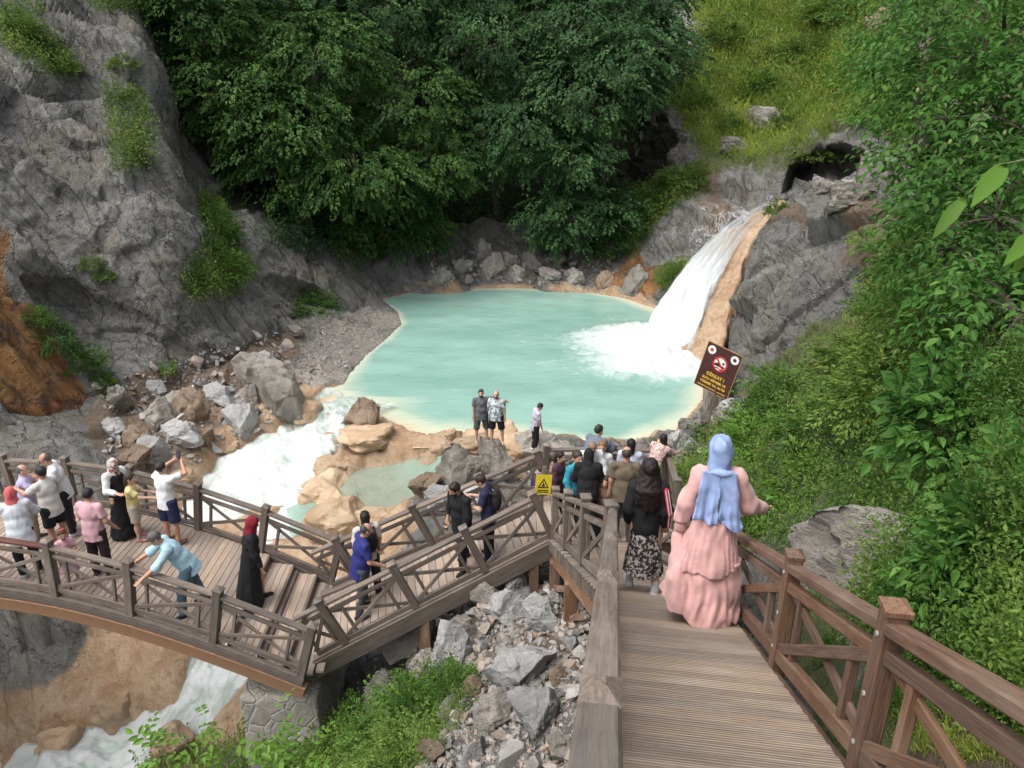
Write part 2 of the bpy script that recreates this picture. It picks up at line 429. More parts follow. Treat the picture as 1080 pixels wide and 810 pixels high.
CTRL = [SF(-.5, -3, -2.0), SF(-2.5, -3, -4), SF(-.2, 0, -1.9), (-3, 0, -6.2), (-6, 0, -9.0), (.1, 3, -4.5), (.45, 4.1, -4.9), (-.36, 5.4, -6.1), (.75, 7.7, -6.7),
        (.77, 9.8, -7.75), (-1.9, 8.3, -9.1), (-2.4, 10.2, -9.9), (-3.2, 8, -10.4), (-4.2, 5, -10.6), (-1.5, 4, -7.4), (-3, 2, -8.6), (-6, 6, -13.0),
        (-8, 2, -12.5), (1.5, 11, -8.2), (2, 13, -8.7), (0, 12.5, -8.8), (-1.5, 12.6, -9.7), (-3.3, 12.2, -10.6), (-1, 15, -10.35), (1.2, 17, -10.6), (-3, 15, -11.1),
        (-2.7, 21.0, -11.0), (0, 18.6, -10.8), (-5, 18.3, -11.4), (3.2, 20, -10.9), (5, 22.6, -11.1), (2, 21.6, -11.0), (0, 21.3, -10.85), (-1.2, 22.2, -10.9),
        (-8.3, 15.2, -12.4), (-9.0, 16, -11.7), (-9.8, 17, -11.4), (-4.9, 12.4, -12.0), (-4.9, 14.5, -11.6), (-4.0, 10.1, -10.9), (-6.3, 10.7, -14.6), (-8.5, 10.0, -16.4), (-5.0, 8.5, -12.4),
        (-11.3, 11.3, -14.9), (-10.6, 14.8, -12.2), (-12.4, 13.0, -10.4), (-15, 13, -9.0), (-13, 15.5, -9.7), (-12, 18, -10.2), (-16, 9, -10), (-19, 12, -8.5),
        (-11.4, 24, -10.8), (-13.5, 22, -10.2), (-8.8, 27.7, -11.0), (-10.8, 19.8, -10.9), (-9.3, 25.2, -11.0), (-7.8, 33.6, -10.95), (-8.6, 37, -10.8), (-9.9, 31.5, -10.8),
        (-13.5, 27, -10.2), (-16.5, 24, -9.4), (-7.2, 40.5, -10.9), (-3, 42.5, -10.9), (3, 42.5, -10.9), (7, 39.5, -10.9), (10, 34, -11), (9, 30, -11.2), (8, 26, -11.2),
        (0, 30, -12.3), (14, 20, -9), (14, 30, -9), (12, 10, -5), (10, 2, -2), (-20, 45, -8), (0, 47, -8), (14, 45, -8), (-20, 30, -8)]
CTRL = np.array([tuple(c) for c in CTRL])
def tps(ctrl, x, y, lam=.02):
    n = len(ctrl); X = ctrl[:, :2]
    def ph(r2): return .5*r2*np.log(np.maximum(r2, 1e-9))
    K = ph(((X[:, None]-X[None])**2).sum(-1))+lam*np.eye(n)*10
    P = np.c_[np.ones(n), X]; A = np.block([[K, P], [P.T, np.zeros((3, 3))]])
    w = np.linalg.solve(A, np.r_[ctrl[:, 2], 0, 0, 0])
    z = w[n]+w[n+1]*x+w[n+2]*y
    for i in range(n): z = z+w[i]*ph((x-X[i, 0])**2+(y-X[i, 1])**2)
    return z
SURF = {}                                              # name -> (V, F quads, N, attrs)
def quad_grid(nx, ny):
    i = np.arange(nx-1)[:, None]*ny+np.arange(ny-1)[None]; i = i.ravel()
    return np.stack([i, i+ny, i+ny+1, i+1], 1)
def vnormals(V, F):
    a = V[F[:, 2]]-V[F[:, 0]]; b = V[F[:, 3]]-V[F[:, 1]]; n = np.cross(a, b); N = np.zeros_like(V)
    for k in range(4): np.add.at(N, F[:, k], n)
    return N/np.maximum(np.linalg.norm(N, axis=1), 1e-9)[:, None]
ZONES = dict(
 tan=[[(325, 395), (365, 400), (445, 445), (500, 468), (560, 470), (600, 490), (575, 505), (500, 490), (440, 530), (455, 560), (390, 600), (330, 615), (230, 590), (190, 520), (255, 440)],
      [(95, 650), (240, 650), (330, 720), (300, 770), (225, 820), (60, 830), (50, 740)], [(40, 745), (80, 735), (120, 830), (40, 830)],
      [(385, 320), (440, 305), (600, 300), (660, 306), (705, 322), (700, 332), (640, 318), (600, 309), (440, 312), (400, 325)],
      [(688, 355), (700, 320), (800, 225), (820, 235), (780, 300), (757, 350), (748, 395), (720, 392)]],
 orange=[[(-60, 240), (10, 250), (35, 320), (75, 365), (105, 430), (105, 450), (60, 440), (-60, 440)], [(640, 290), (670, 262), (705, 290), (690, 312)]],
 dirt=[[(100, 405), (180, 395), (300, 345), (330, 370), (300, 400), (230, 450), (180, 500), (100, 470)], [(840, 560), (1000, 500), (1000, 560), (900, 640)], [(500, 560), (640, 560), (640, 700), (560, 720)],
       [(900, 200), (960, 230), (940, 330), (890, 330)], [(750, 180), (745, 240), (870, 230), (800, 250)]],
 gravel=[[(305, 380), (345, 333), (400, 318), (428, 328), (430, 345), (390, 380), (366, 405), (330, 405)], [(690, 480), (740, 455), (760, 500), (700, 530)]],
 seep=[[(705, 270), (740, 225), (810, 190), (830, 200), (800, 232), (750, 262), (725, 285)]],
 dark_backing=[[(175, -80), (720, -80), (722, 60), (705, 170), (650, 235), (600, 262), (470, 262), (330, 240), (262, 235), (190, 120)]],  # cliff area darkened to fill the gaps between the tree crowns
 moss=[[(-20, 0), (40, 20), (60, 50), (85, 75), (60, 85), (20, 50), (-20, 40)], [(205, 195), (225, 190), (245, 230), (268, 290), (245, 310), (220, 305), (195, 320), (185, 290), (215, 250)],
       [(20, 330), (60, 320), (110, 360), (140, 420), (110, 430), (60, 380)], [(105, 90), (150, 90), (170, 170), (120, 190)], [(75, 255), (125, 275), (125, 300), (80, 280)], [(85, 0), (175, -30), (180, 15), (90, 20)],
       [(725, -60), (1100, -60), (1100, 260), (960, 190), (930, 140), (880, 130), (850, 160), (795, 175), (740, 165), (705, 110), (735, 60)],
       [(640, 250), (690, 190), (735, 170), (750, 190), (690, 225), (665, 265)], [(690, 285), (720, 270), (735, 285), (705, 305)], [(300, 325), (350, 305), (360, 322), (310, 335)],
       [(680, 470), (760, 430), (800, 380), (870, 330), (920, 250), (1100, 180), (1100, 850), (880, 820), (800, 560), (700, 540)], [(320, 770), (480, 700), (510, 740), (420, 830), (150, 840)]])
def zones(V, skip=()):
    u, v, d = proj(V); out = {}
    wob = 14*fbm(V*.5, 3, 91)
    for k, polys in ZONES.items():
        a = np.zeros(len(V))
        if k not in skip:
            for p in polys: a = np.maximum(a, np.clip(.5-(poly_sd(u, v, p)+wob)/26.0, 0, 1))
        out[k] = np.where(d > .5, a, 0)
    return out
def add_surface(name, V, F, mat, at, kind='structure'):
    N = vnormals(V, F); o = mesh_np(name, V, F, mat, None, True, at); tag(o, kind=kind); SURF[name] = (V, F, N, at); return o
M_GROUND = mat_ground()

def ground():
    st = .085
    x = np.arange(-21, 13.01, st); y = np.arange(-4, 47.01, st*1.15); X, Y = np.meshgrid(x, y, indexing='ij'); X, Y = X.ravel(), Y.ravel()
    Z = tps(CTRL, X, Y)
    P = np.stack([X, Y, Z], 1)
    rough = fbm(P*.45, 4, 3)*.28+facet(P*np.array([.75, .75, 1.0]), 5)*.30+facet(P*2.1, 9)*.11
    sp = poly_sd(X, Y, POOL); ds, (zs, ws) = line_d(X, Y, STREAM); dq, (zq, wq) = line_d(X, Y, SIDE)
    tanz = np.clip(1.35-np.minimum(ds/ (ws+1.2), dq/(wq+.8))*.8, 0, 1)*np.where(Y < 16.5, .55, 1)
    flat = np.clip(1-np.maximum(sp+wob_f(P), 0)/1.6, 0, 1)*np.where(Y > 28, .75, .25)
    smoothr = fbm(P*.8, 3, 21)*.22+np.abs(vnoise(P*1.3, 33))*.25
    Z = Z+rough*(1-tanz*.8)*(1-flat)+smoothr*tanz*.9
    # pool basin with a shallow tan lip
    Z = np.where(sp < 0, np.minimum(Z, ZP-np.minimum(.03-sp*.22, 1.4)), np.maximum(Z, ZP+.03+np.minimum(sp*.10, .25)-np.maximum(sp-1.2, 0)*2.5))
    # stream bed, banks and the little basin
    for d, z, w, k in ((ds, zs, ws, .38), (dq, zq, wq, .3)):
        inn = d < w
        bed = z-.06-k*np.clip(1-(d/w)**2, 0, 1)+.10*vnoise(P*1.7, 8)
        bank = z+.05+np.maximum(d-w, 0)*.9
        Z = np.where(inn & (sp > -.6), np.minimum(Z, bed), Z)
        Z = np.where(~inn & (d < w+1.6) & (sp > .2), np.maximum(np.minimum(Z, bank+.15), np.minimum(bank, z+.06)), Z)
    V = np.stack([X, Y, Z], 1)
    at = zones(V, ('orange', 'seep', 'dark_backing'))
    at['tan'] = np.maximum(at['tan'], np.clip(1.5-np.minimum(ds/(ws+.9), dq/(wq+.6)), 0, 1))
    at['tan'] = np.maximum(at['tan'], np.clip(.75-np.abs(sp)/.8, 0, 1)*np.where((X < -3) & (Y > 26), .25, 1))
    add_surface('ground', V, quad_grid(len(x), len(y)), M_GROUND, at)
def wob_f(P): return .5*vnoise(P*.4, 77)

def crom(a, b, c, d, t):
    return .5*((2*b)+(-a+c)*t+(2*a-5*b+4*c-d)*t*t+(-a+3*b-3*c+d)*t**3)
def cr_sample(G, s):
    """Catmull-Rom along axis 0 of G at parameters s in 0..n-1"""
    n = len(G); i = np.clip(np.floor(s).astype(int), 0, n-2); t = (s-i).reshape(-1, *([1]*(G.ndim-1)))
    g = lambda k: G[np.clip(k, 0, n-1)]
    return crom(g(i-1), g(i), g(i+1), g(i+2), t)
def loft(G, n0, n1):
    G = np.asarray(G, float); A = cr_sample(G, np.linspace(0, len(G)-1, n0))
    B = cr_sample(np.swapaxes(A, 0, 1), np.linspace(0, G.shape[1]-1, n1))
    return np.swapaxes(B, 0, 1)                        # (n0, n1, 3)
def unit_(A): return A/np.maximum(np.linalg.norm(A, axis=1), 1e-9)[:, None]
def rock_face(name, grid, n0, n1, amp=1.0, extra=None, damp=None, skip=()):
    Gd = []
    for c in grid:
        c = [U(*q) if not isinstance(q, np.ndarray) else q for q in c]
        Gd.append([c[0]+np.array([0, 0, -3.0])]+c)
    S = loft(np.array(Gd), n0, n1).reshape(-1, 3); F = quad_grid(n0, n1); N = vnormals(S, F)
    cen = S.mean(0)
    if (N*(-S)).sum(1).mean() < 0: F = F[:, ::-1]; N = -N
    Q = S@np.stack([E1, E2, E3], 1)
    d = fbm(S*.16, 2, 41)*.6+facet(Q*np.array([.11, .36, .30]), 51, 1.0)*1.15+facet(Q*np.array([.36, 1.1, .9]), 61, 1.1)*.30+facet(Q*np.array([1.2, 3.4, 2.8]), 71)*.11+facet(Q*np.array([2.6, 6.2, 5.2]), 75)*.06
    at = zones(S, skip)
    k = amp*(1-.75*at['tan'])*(1-.45*at['moss'])*(1-.5*at['orange'])
    V = S+N*(d*k)[:, None]
    if name == 'cliff':                                # the dark hollow over the outcrop
        u, v, _ = proj(V); m = np.clip(.5-poly_sd(u, v, [(828, 204), (836, 178), (862, 166), (890, 156), (918, 168), (928, 190), (916, 208), (880, 219), (842, 218)])/10, 0, 1)
        V = V+unit_(V)*(m*4.5*(1+.3*vnoise(V*.8, 5)))[:, None]; at['moss'] = at['moss']*(1-m)*np.where(V[:, 0] < -4, .5, 1); at['dirt'] = at['dirt']*(1-m)
    return add_surface(name, V, F, M_GROUND, at)
def cliffs():
    cols = [
     [(-110, 520, 20.5), (-100, 400, 21), (-90, 200, 24), (-80, 0, 28), (-80, -200, 33)],
     [(-5, 475, 22.5), (0, 330, 23.8), (0, 200, 26), (5, 60, 29), (5, -160, 35)],
     [(105, 425, 25.8), (98, 310, 27), (95, 200, 28.5), (90, 50, 32), (80, -160, 38)],
     [(185, 398, 28.3), (182, 300, 29), (165, 180, 30.5), (150, 50, 33.5), (140, -160, 40)],
     [(245, 385, 30.4), (236, 315, 32), (216, 210, 36), (200, 90, 40), (190, -130, 46)],
     [(300, 345, 34.5), (285, 275, 36), (262, 200, 38.5), (250, 80, 43), (250, -120, 50)],
     [(352, 325, 38), (347, 255, 40), (335, 180, 43), (330, 80, 48), (330, -120, 55)],
     [(420, 312, 41.2), (417, 255, 44), (410, 190, 48), (400, 80, 53), (400, -120, 60)],
     [(500, 306, 42.5), (500, 268, 45), (500, 200, 51), (500, 80, 56), (500, -120, 63)],
     [(590, 306, 42.5), (590, 268, 45), (590, 200, 51), (590, 80, 57), (590, -120, 64)],
     [(650, 310, 41.5), (655, 260, 44), (660, 190, 49), (660, 80, 55), (660, -120, 63)],
     [(692, 322, 40), (700, 265, 41.5), (705, 190, 45), (705, 90, 51), (705, -120, 61)],
     [(738, 300, 38.5), (745, 250, 40), (755, 180, 44), (760, 90, 51), (760, -120, 62)],
     [(790, 265, 38.5), (805, 225, 40), (815, 165, 44), (820, 90, 50), (820, -120, 61)],
     [(850, 250, 38), (865, 210, 38.8), (875, 140, 42), (885, 70, 48), (890, -120, 60)],
     [(940, 240, 36), (955, 190, 37), (965, 110, 40), (975, 40, 44), (985, -140, 54)],
     [(1060, 240, 33), (1070, 180, 34), (1085, 80, 36), (1100, 0, 40), (1110, -160, 48)]]
    rock_face('cliff', cols, 760, 300, .82)
    out = [
     [(806, 380, 37), (815, 320, 37), (828, 262, 37.2), (838, 225, 37.4), (850, 200, 38.5), (862, 190, 40)],
     [(756, 432, 29.2), (774, 360, 30), (786, 300, 31), (798, 256, 32), (810, 230, 33), (827, 210, 36)],
     [(788, 432, 26.5), (804, 360, 27.2), (813, 300, 28), (818, 252, 29.2), (828, 225, 31), (840, 205, 35)],
     [(825, 430, 23.8), (845, 350, 24.6), (856, 290, 25.6), (864, 245, 26.6), (868, 218, 28.6), (872, 200, 33)],
     [(880, 410, 21), (898, 330, 21.6), (910, 270, 22.6), (914, 225, 23.8), (914, 200, 25.5), (914, 184, 30)],
     [(960, 380, 18), (972, 300, 18.4), (974, 240, 19.4), (972, 195, 20.6), (966, 168, 22.5), (955, 145, 27)],
     [(1070, 360, 15), (1085, 280, 15), (1090, 200, 16), (1090, 140, 17.5), (1080, 100, 20), (1060, 70, 25)]]
    rock_face('rock_outcrop', out, 330, 260, .8, skip=('tan', 'seep', 'orange', 'dark_backing'))
# the steep bank to the right of the stairs
FOOT = np.array([(.75, -3.3, -.1), (1.35, -.2, -1.9), (1.8, 2.7, -3.5), (2.2, 5.6, -5.0), (2.35, 8.4, -6.5), (2.75, 11, -7.7), (3.5, 14, -8.9), (4.4, 18, -10.3), (5.9, 22, -11.25), (7.3, 26, -11.8), (8.8, 31, -12)])
def hillside():
    n0, n1 = 420, 330
    f = cr_sample(FOOT, np.linspace(0, len(FOOT)-1, n0)); tan = np.gradient(f[:, :2], axis=0); tan /= np.linalg.norm(tan, axis=1)[:, None]
    out = np.stack([tan[:, 1], -tan[:, 0]], 1)
    w = np.linspace(0, 1, n1)**1.5*17
    prof = np.interp(w, [0, .5, 1.5, 3, 6, 10, 17], [0, .35, 1.45, 3.4, 7.6, 12.6, 19.0])
    low = np.clip((np.linspace(0, 10, n0)-6)/3, 0, 1)
    V = np.zeros((n0, n1, 3)); V[..., :2] = f[:, None, :2]+out[:, None]*(w[None, :, None]-.35); V[..., 2] = f[:, None, 2]+prof[None]*(1-.10*low[:, None])
    V = V.reshape(-1, 3); V[:, 2] -= np.tile(np.where(np.arange(n1) < 3, 1.0, 0), n0)
    F = quad_grid(n0, n1)[:, ::-1]; N = vnormals(V, F)
    if N[:, 2].mean() < 0: F = F[:, ::-1]; N = -N
    ww = np.tile(w, n0); k = np.clip(ww/1.5, .15, 1)
    V = V+N*((fbm(V*.5, 3, 14)*.35+facet(V*.8, 15)*.22+facet(V*2.4, 16)*.07)*k)[:, None]
    at = zones(V, ('tan', 'seep', 'orange', 'dark_backing')); at['moss'] = np.clip(.45+.5*fbm(V*.7, 3, 17), 0, .85); at['dirt'] = np.clip(.5+.8*fbm(V*.5+9, 3, 18), 0, 1)
    add_surface('hillside', V, F, M_GROUND, at)
def chute():
    """smooth tan slide the fall runs over, wider than the water"""
    L_ = [(688, 348, 36.2), (701, 320, 36.6), (724, 286, 37.2), (755, 253, 37.8), (788, 229, 38.4), (826, 212, 39.5)]
    R_ = [(756, 402, 30.6), (764, 360, 31.6), (774, 315, 33.2), (788, 270, 35.0), (806, 240, 36.6), (838, 222, 38.5)]
    rows = []
    for a, b in zip(L_, R_):
        a, b = U(*a), U(*b); m = (a+b)/2+np.array([0, -.25, .25])
        rows.append([a+np.array([-.2, .3, -1.2]), a, (a*2+b)/3+np.array([0, -.15, .15]), (a+2*b)/3+np.array([0, -.15, .1]), b, b+np.array([.4, .5, -1.2])])
    rows.insert(0, [p+np.array([-.5, -.6, -1.6]) for p in rows[0]])
    S = loft(np.array(rows), 130, 110).reshape(-1, 3); F = quad_grid(130, 110); N = vnormals(S, F)
    if N[:, 2].mean() < 0: F = F[:, ::-1]; N = -N
    V = S+N*(fbm(S*np.array([.9, .9, .9]), 4, 26)*.16)[:, None]
    at = zones(V, ('moss', 'orange', 'seep', 'dirt', 'gravel', 'dark_backing')); at['tan'][:] = 1
    add_surface('waterfall_slide', V, F, M_GROUND, at)
    return np.array(rows)
ground(); cliffs(); hillside(); CH = chute()
BV = {k: BVHTree.FromPolygons([tuple(p) for p in s[0]], [tuple(int(i) for i in q) for q in s[1]]) for k, s in SURF.items()}
def cast(o, d, names=None):
    o = Vector(o); d = Vector(d).normalized(); best = None
    for k in (names or BV):
        h = BV[k].ray_cast(o, d)
        if h[0] is not None and (best is None or h[3] < best[2]): best = (np.array(h[0]), np.array(h[1]), h[3], k)
    return best
def pick(u, v, names=None): return cast((0, 0, 0), U(u, v, 1.0), names)
def drop(x, y, z0=30.0, names=('ground',)):
    h = cast((x, y, z0), (0, 0, -1), names); return h[0][2] if h else ZP
# ================================================================== TIMBER WALKWAYS
W_DECK = mat_wood('deck_boards', (.40, .315, .25), (.27, .205, .16), (.46, .39, .33), 0, .003)
W_STAIR = mat_wood('ribbed_boards', (.37, .29, .22), (.22, .165, .125), (.44, .37, .30), 41, .006)
W_RAIL = mat_wood('grey_timber', (.195, .158, .130), (.092, .071, .057), (.25, .218, .19), 0, .004)
W_NEAR = mat_wood('brown_timber', (.21, .125, .08), (.095, .05, .032), (.26, .19, .14), 0, .004)
W_RED = mat_wood('red_stained_timber', (.17, .045, .025), (.085, .022, .014), (.21, .08, .05), 0, .004, .6)
W_BEAM = mat_wood('glued_beam', (.25, .145, .085), (.16, .088, .05), (.30, .20, .13), 0, .003, .6)
UPZ = np.array([0, 0, 1.0]); M_BOLT = mat_plain('galvanised_bolt', (.32, .32, .31), .45, .2, 40)
def rail_run(parent, pts, ups=None, mat=W_RAIL, H=.95, pw=.11, hw=.11, hh=.05, below=.22, posts=None, mats=None, tall=1.0, capk=1.16):
    """one run of railing: the braces are the part, posts and handrails its sub-parts"""
    pts = [np.array(p, float) for p in pts]; n = len(pts)
    ups = [UPZ]*n if ups is None else [nrm(u) for u in ups]
    br = [MB() for _ in range(n-1)]; subs = []; bolts = []
    for i in range(n):
        if posts is not None and not posts[i]: continue
        a = pts[min(i+1, n-1)]-pts[max(i-1, 0)]
        m = MB().beam(pts[i]-ups[i]*below, pts[i]+ups[i]*H*tall, pw, pw, a, .008)
        m.cap(pts[i]+ups[i]*H*tall, ups[i], pw*capk, .05, a)
        subs.append(('post', m, (mats[min(i, n-2)] if mats else mat)))
        if mat is W_NEAR: bolts.append((pts[i], ups[i], nrm(a)))
    for i in range(n-1):
        A, B = pts[i], pts[i+1]; a = nrm(B-A); L_ = np.linalg.norm(B-A); m = br[i]
        q = lambda t, z, o=0.0: A+(B-A)*t+(ups[i]*(1-t)+ups[i+1]*t)*z+nrm(np.cross(a, UPZ))*o
        e = pw*.5/L_; side = ups[i]
        h = MB().beam(q(e, H*.90), q(1-e, H*.90), hw, hh, side, .008)
        subs.append(('handrail', h, (mats[i] if mats else mat)))
        m.beam(q(e, H*.74), q(1-e, H*.74), .05, .065, side)
        m.beam(q(e, .10), q(1-e, .10), .06, .09, side)
        m.beam(q(e, .15, .014), q(1-e, H*.72, .014), .026, .065, side)
        m.beam(q(e, H*.72, -.014), q(1-e, .15, -.014), .026, .065, side)
        for t in (.2, .8): m.beam(q(t, .15, .0), q(t, H*.71, .0), .045, .05, a)
    allm = MB()
    for m in br:
        b = len(allm.V); allm.V += m.V; allm.gc += m.gc; allm.gr += m.gr; allm.F += [tuple(b+k for k in f) for f in m.F]
    o = allm.build('railing', mats[0] if mats else mat, parent)
    for nm, m, mt in subs: m.build(nm, mt, o)
    for p, u, a in bolts:                              # galvanised coach bolts through the posts
        s = nrm(np.cross(a, UPZ))
        for hz in (.16, H*.5, H*.86):
            for sg in (-1, 1):
                c = p+u*hz+s*sg*pw*.5; MB().beam(c-s*sg*.004, c+s*sg*.007, .022, .022, UPZ, .007, 1.0).build('bolt', M_BOLT, o)
    return o
def boards(m, L0, R0, L1, R1, bw=.14, gap=.008, th=.04, rag=.0, lap=0.0):
    """boards laid across between two edges (L0->L1, R0->R1)"""
    L0, R0, L1, R1 = [np.array(p, float) for p in (L0, R0, L1, R1)]
    n = max(1, int(round(np.linalg.norm((L1+R1-L0-R0)/2)/bw)))
    for k in range(n):
        t = (k+.5)/n; a = L0+(L1-L0)*t; b = R0+(R1-R0)*t; d = nrm(b-a)
        wd = np.linalg.norm((L1+R1-L0-R0)/2)/n-gap
        run = nrm(L1-L0); up = nrm(np.cross(d, run)); up = up if up[2] > 0 else -up
        up = nrm(up+run*lap)
        ea, eb = random.uniform(-rag, rag), random.uniform(-rag, rag)
        m.beam(a+d*ea-up*th/2, b+d*eb-up*th/2, wd, th, up, .004)
    return m
def slab_line(m, pts, w, h, dz): 
    r = random.random()
    for a, b in zip(pts[:-1], pts[1:]):
        a, b = np.array(a, float), np.array(b, float); a = a+UPZ*dz; b = b+UPZ*dz; m.beam(a, b+(b-a)*.004, w, h, r=r)
    return m

# ---- main staircase: upper flight in the stair frame, lower flight bending left
stair = empty('wooden_staircase', SF(.6, 3)); SL = SF(.6, 3)
def tl(p): return np.array(p, float)-CUR
class LMB(MB):
    def build(s, name, mat, parent=None, loc=None):
        if parent is not None: s.V = [np.array(v)-CUR for v in s.V]
        return MB.build(s, name, mat, parent)
MB_ = MB
def use(loc):
    global CUR
    CUR = np.array(loc, float)
use((0, 0, 0))
stair.location = (0, 0, 0)
T_END = 6.15
m = boards(MB(), SF(.045, -1.2), SF(1.05, -1.2), SF(.045, T_END), SF(1.05, T_END), .148, .013, .045, 0, -.10); m.build('walking_boards', W_STAIR, stair)
m = MB(); [m.beam(SF(l, -1.2, -.14), SF(l, T_END, -.14), .07, .2) for l in (.03, 1.07)]; m.build('stringer', W_NEAR, stair)
LR = SF(-.005, T_END); RR = SF(1.10, T_END)
rail_run(stair, [SF(-.005, t) for t in (-.4, 1.2, 2.55, 4.05, T_END)], mat=W_RAIL, H=.93, hw=.086, hh=.06, pw=.082, tall=.93, capk=1.04)
rail_run(stair, [SF(1.10, t) for t in (-.25, 1.15, 2.62, 4.13, T_END)], mat=W_NEAR, H=.84, pw=.092, hw=.088, hh=.055, capk=1.12)
F2L = np.array([.70, 10.75, -7.10]); F2R = np.array([1.98, 10.65, -7.10])
m = boards(MB(), LR+(.07, .04, -.01), RR+(-.05, .05, -.01), F2L+(.06, 0, 0), F2R+(-.06, 0, 0), .15, .006, .04, 0, -.08); m.build('walking_boards', W_STAIR, stair)
m = MB(); m.beam(LR+(.0, .03, -.30), F2L+(0, 0, -.30), .07, .34); m.beam(RR+(0, .03, -.30), F2R+(0, 0, -.30), .07, .34); m.build('stringer', W_BEAM, stair)
m = MB()                                              # ragged board ends over the stringer
for k in range(26):
    t = (k+.5)/26; p = LR+(F2L-LR)*t; m.beam(p+(-.10, 0, -.02), p+(.06, 0, -.02), .05, .05, (0, -.5, 1)); m.beam(p+(-.085, 0, -.03), p+(-.075, -.03, -.17-.05*random.random()), .035, .05, (0, 1, 0))
m.build('board_ends', W_RAIL, stair)['kind'] = 'stuff'
rail_run(stair, [LR+(F2L-LR)*t for t in (.02, .34, .67, 1.0)], mat=W_RAIL, H=.95)
rail_run(stair, [RR+(F2R-RR)*t for t in (.02, .34, .67, 1.0)], mat=W_RAIL, H=.95)
for t in (.55, .97):
    m = MB()
    p = LR+(F2L-LR)*t; z = drop(p[0], p[1])-.2; m.beam((p[0], p[1], p[2]-.4), (p[0], p[1], z), .17, .17, (0, 1, 0)); m.beam((p[0], p[1]+.02, z+.25), (p[0]+.05, p[1]-.8, p[2]-.35), .09, .12, (1, 0, 0))
    m.build('support_post', W_NEAR, stair); m = MB()
    p = RR+(F2R-RR)*t; m.beam((p[0], p[1], p[2]-.4), (p[0], p[1], drop(p[0], p[1])-.6), .17, .17, (0, 1, 0)).build('support_post', W_NEAR, stair)
for t in (.6, 2.4, 4.2, 5.8):
    for l in (.06, 1.12):
        p = SF(l, t, -.2); MB().beam(p, (p[0], p[1], min(drop(p[0], p[1]), p[2]-.3)-.5), .14, .14, (0, 1, 0)).build('support_post', W_NEAR, stair)
tag(stair, 'long brown timber staircase with ribbed boards running down from the viewer to the pool', 'staircase')

# ---- landing at the foot of the stairs
land = empty('viewing_platform', (0, 0, 0)); tag(land, 'small timber landing crowded with visitors at the foot of the staircase', 'platform')
ZL = -7.10
m = boards(MB(), (.28, 10.72, ZL), (.28, 12.35, ZL), (2.75, 10.72, ZL), (2.75, 12.35, ZL), .14); m.build('walking_boards', W_DECK, land)
for y in (10.8, 11.6, 12.3): MB().beam((.25, y, ZL-.16), (2.8, y, ZL-.16), .1, .22).build('support_beam', W_NEAR, land)
for x in (.4, 2.6):
    for y in (10.95, 12.15): MB().beam((x, y, ZL-.1), (x, y, drop(x, y)-.4), .15, .15, (0, 1, 0)).build('support_post', W_NEAR, land)
rail_run(land, [(.62, 12.35, ZL), (1.75, 12.42, ZL), (2.78, 12.3, ZL), (2.72, 11.1, ZL)], H=.92)

# ---- ramp from the landing down to the bridge
ramp = empty('sloping_ramp', (0, 0, 0)); tag(ramp, 'sloping timber ramp with leaning rail posts between the landing and the arched bridge', 'ramp')
P1 = np.array([-1.54, 10.2, -8.04]); BY = np.array([1.12, .30, .47]); RU = nrm(np.cross(np.cross(BY, UPZ), BY)); 
near = lambda s: P1+BY*s
far = lambda s: P1+BY*s+np.array([-.26, 1.62-.16*(s+1), 0])
m = boards(MB(), near(-1.45), far(-1.45), near(2.02), far(2.02), .14, .008, .04); m.build('walking_boards', W_DECK, ramp)
m = MB(); m.beam(near(-1.5)+RU*-.14-(0, .05, 0), near(2.05)+RU*-.14-(0, .05, 0), .09, .3, RU); m.beam(far(-1.5)-RU*.14, far(2.05)-RU*.14, .09, .3, RU)
m.build('stringer', W_RAIL, ramp)
m = MB(); m.beam(near(-1.45)+RU*.03, near(2)+RU*.03, .12, .05, RU); m.beam(far(-1.45)+RU*.03+(0, -.06, 0), far(2)+RU*.03+(0, -.06, 0), .16, .05, RU); m.build('kerb_board', W_RAIL, ramp)
rail_run(ramp, [near(s) for s in (-1.42, -1, 0, 1, 1.98)], [RU]*5, H=.98, posts=[0, 1, 1, 1, 1], pw=.12)
rail_run(ramp, [far(s) for s in (-1.3, -.85, .35, 1.4, 2.3)], [RU]*5, H=.98, posts=[0, 1, 1, 1, 1], pw=.12)
for s in (.1, 1.7):
    for p in (near(s), far(s)): MB().beam(p-(0, 0, .25), (p[0], p[1], drop(p[0], p[1])-.4), .16, .16, (0, 1, 0)).build('support_post', W_NEAR, ramp)

# ---- the arched footbridge
bridge = empty('arched_footbridge', (0, 0, 0)); tag(bridge, 'arched timber footbridge with crossed railings over the tan stream', 'footbridge')
BN = np.array([(-13.6, 10.9, -8.35), (-12.3, 10.75, -8.0), (-11.0, 10.62, -7.78), (-9.8, 10.5, -7.66), (-8.55, 10.34, -7.62), (-7.27, 10.13, -7.68), (-6.0, 9.9, -7.87), (-4.64, 9.62, -8.17), (-3.25, 9.41, -8.66)])
BF = BN+np.array([(.3, 2.45, 0), (.28, 2.42, 0), (.25, 2.4, 0), (.22, 2.4, 0), (.2, 2.4, 0), (.15, 2.4, 0), (.08, 2.38, 0), (0, 2.36, 0), (-.06, 2.34, 0)])
sN = lambda s: cr_sample(BN, np.atleast_1d(np.float64(s)))[0]
sF = lambda s: cr_sample(BF, np.atleast_1d(np.float64(s)))[0]
S_STEP = 7.12
m = MB(); ss = np.linspace(0, S_STEP, 30)
for a, b in zip(ss[:-1], ss[1:]): boards(m, sN(a), sF(a), sN(b), sF(b), .115, .009, .04)
z0 = sN(S_STEP)[2]; stp = np.linspace(S_STEP, 8.0, 4); riser = MB()
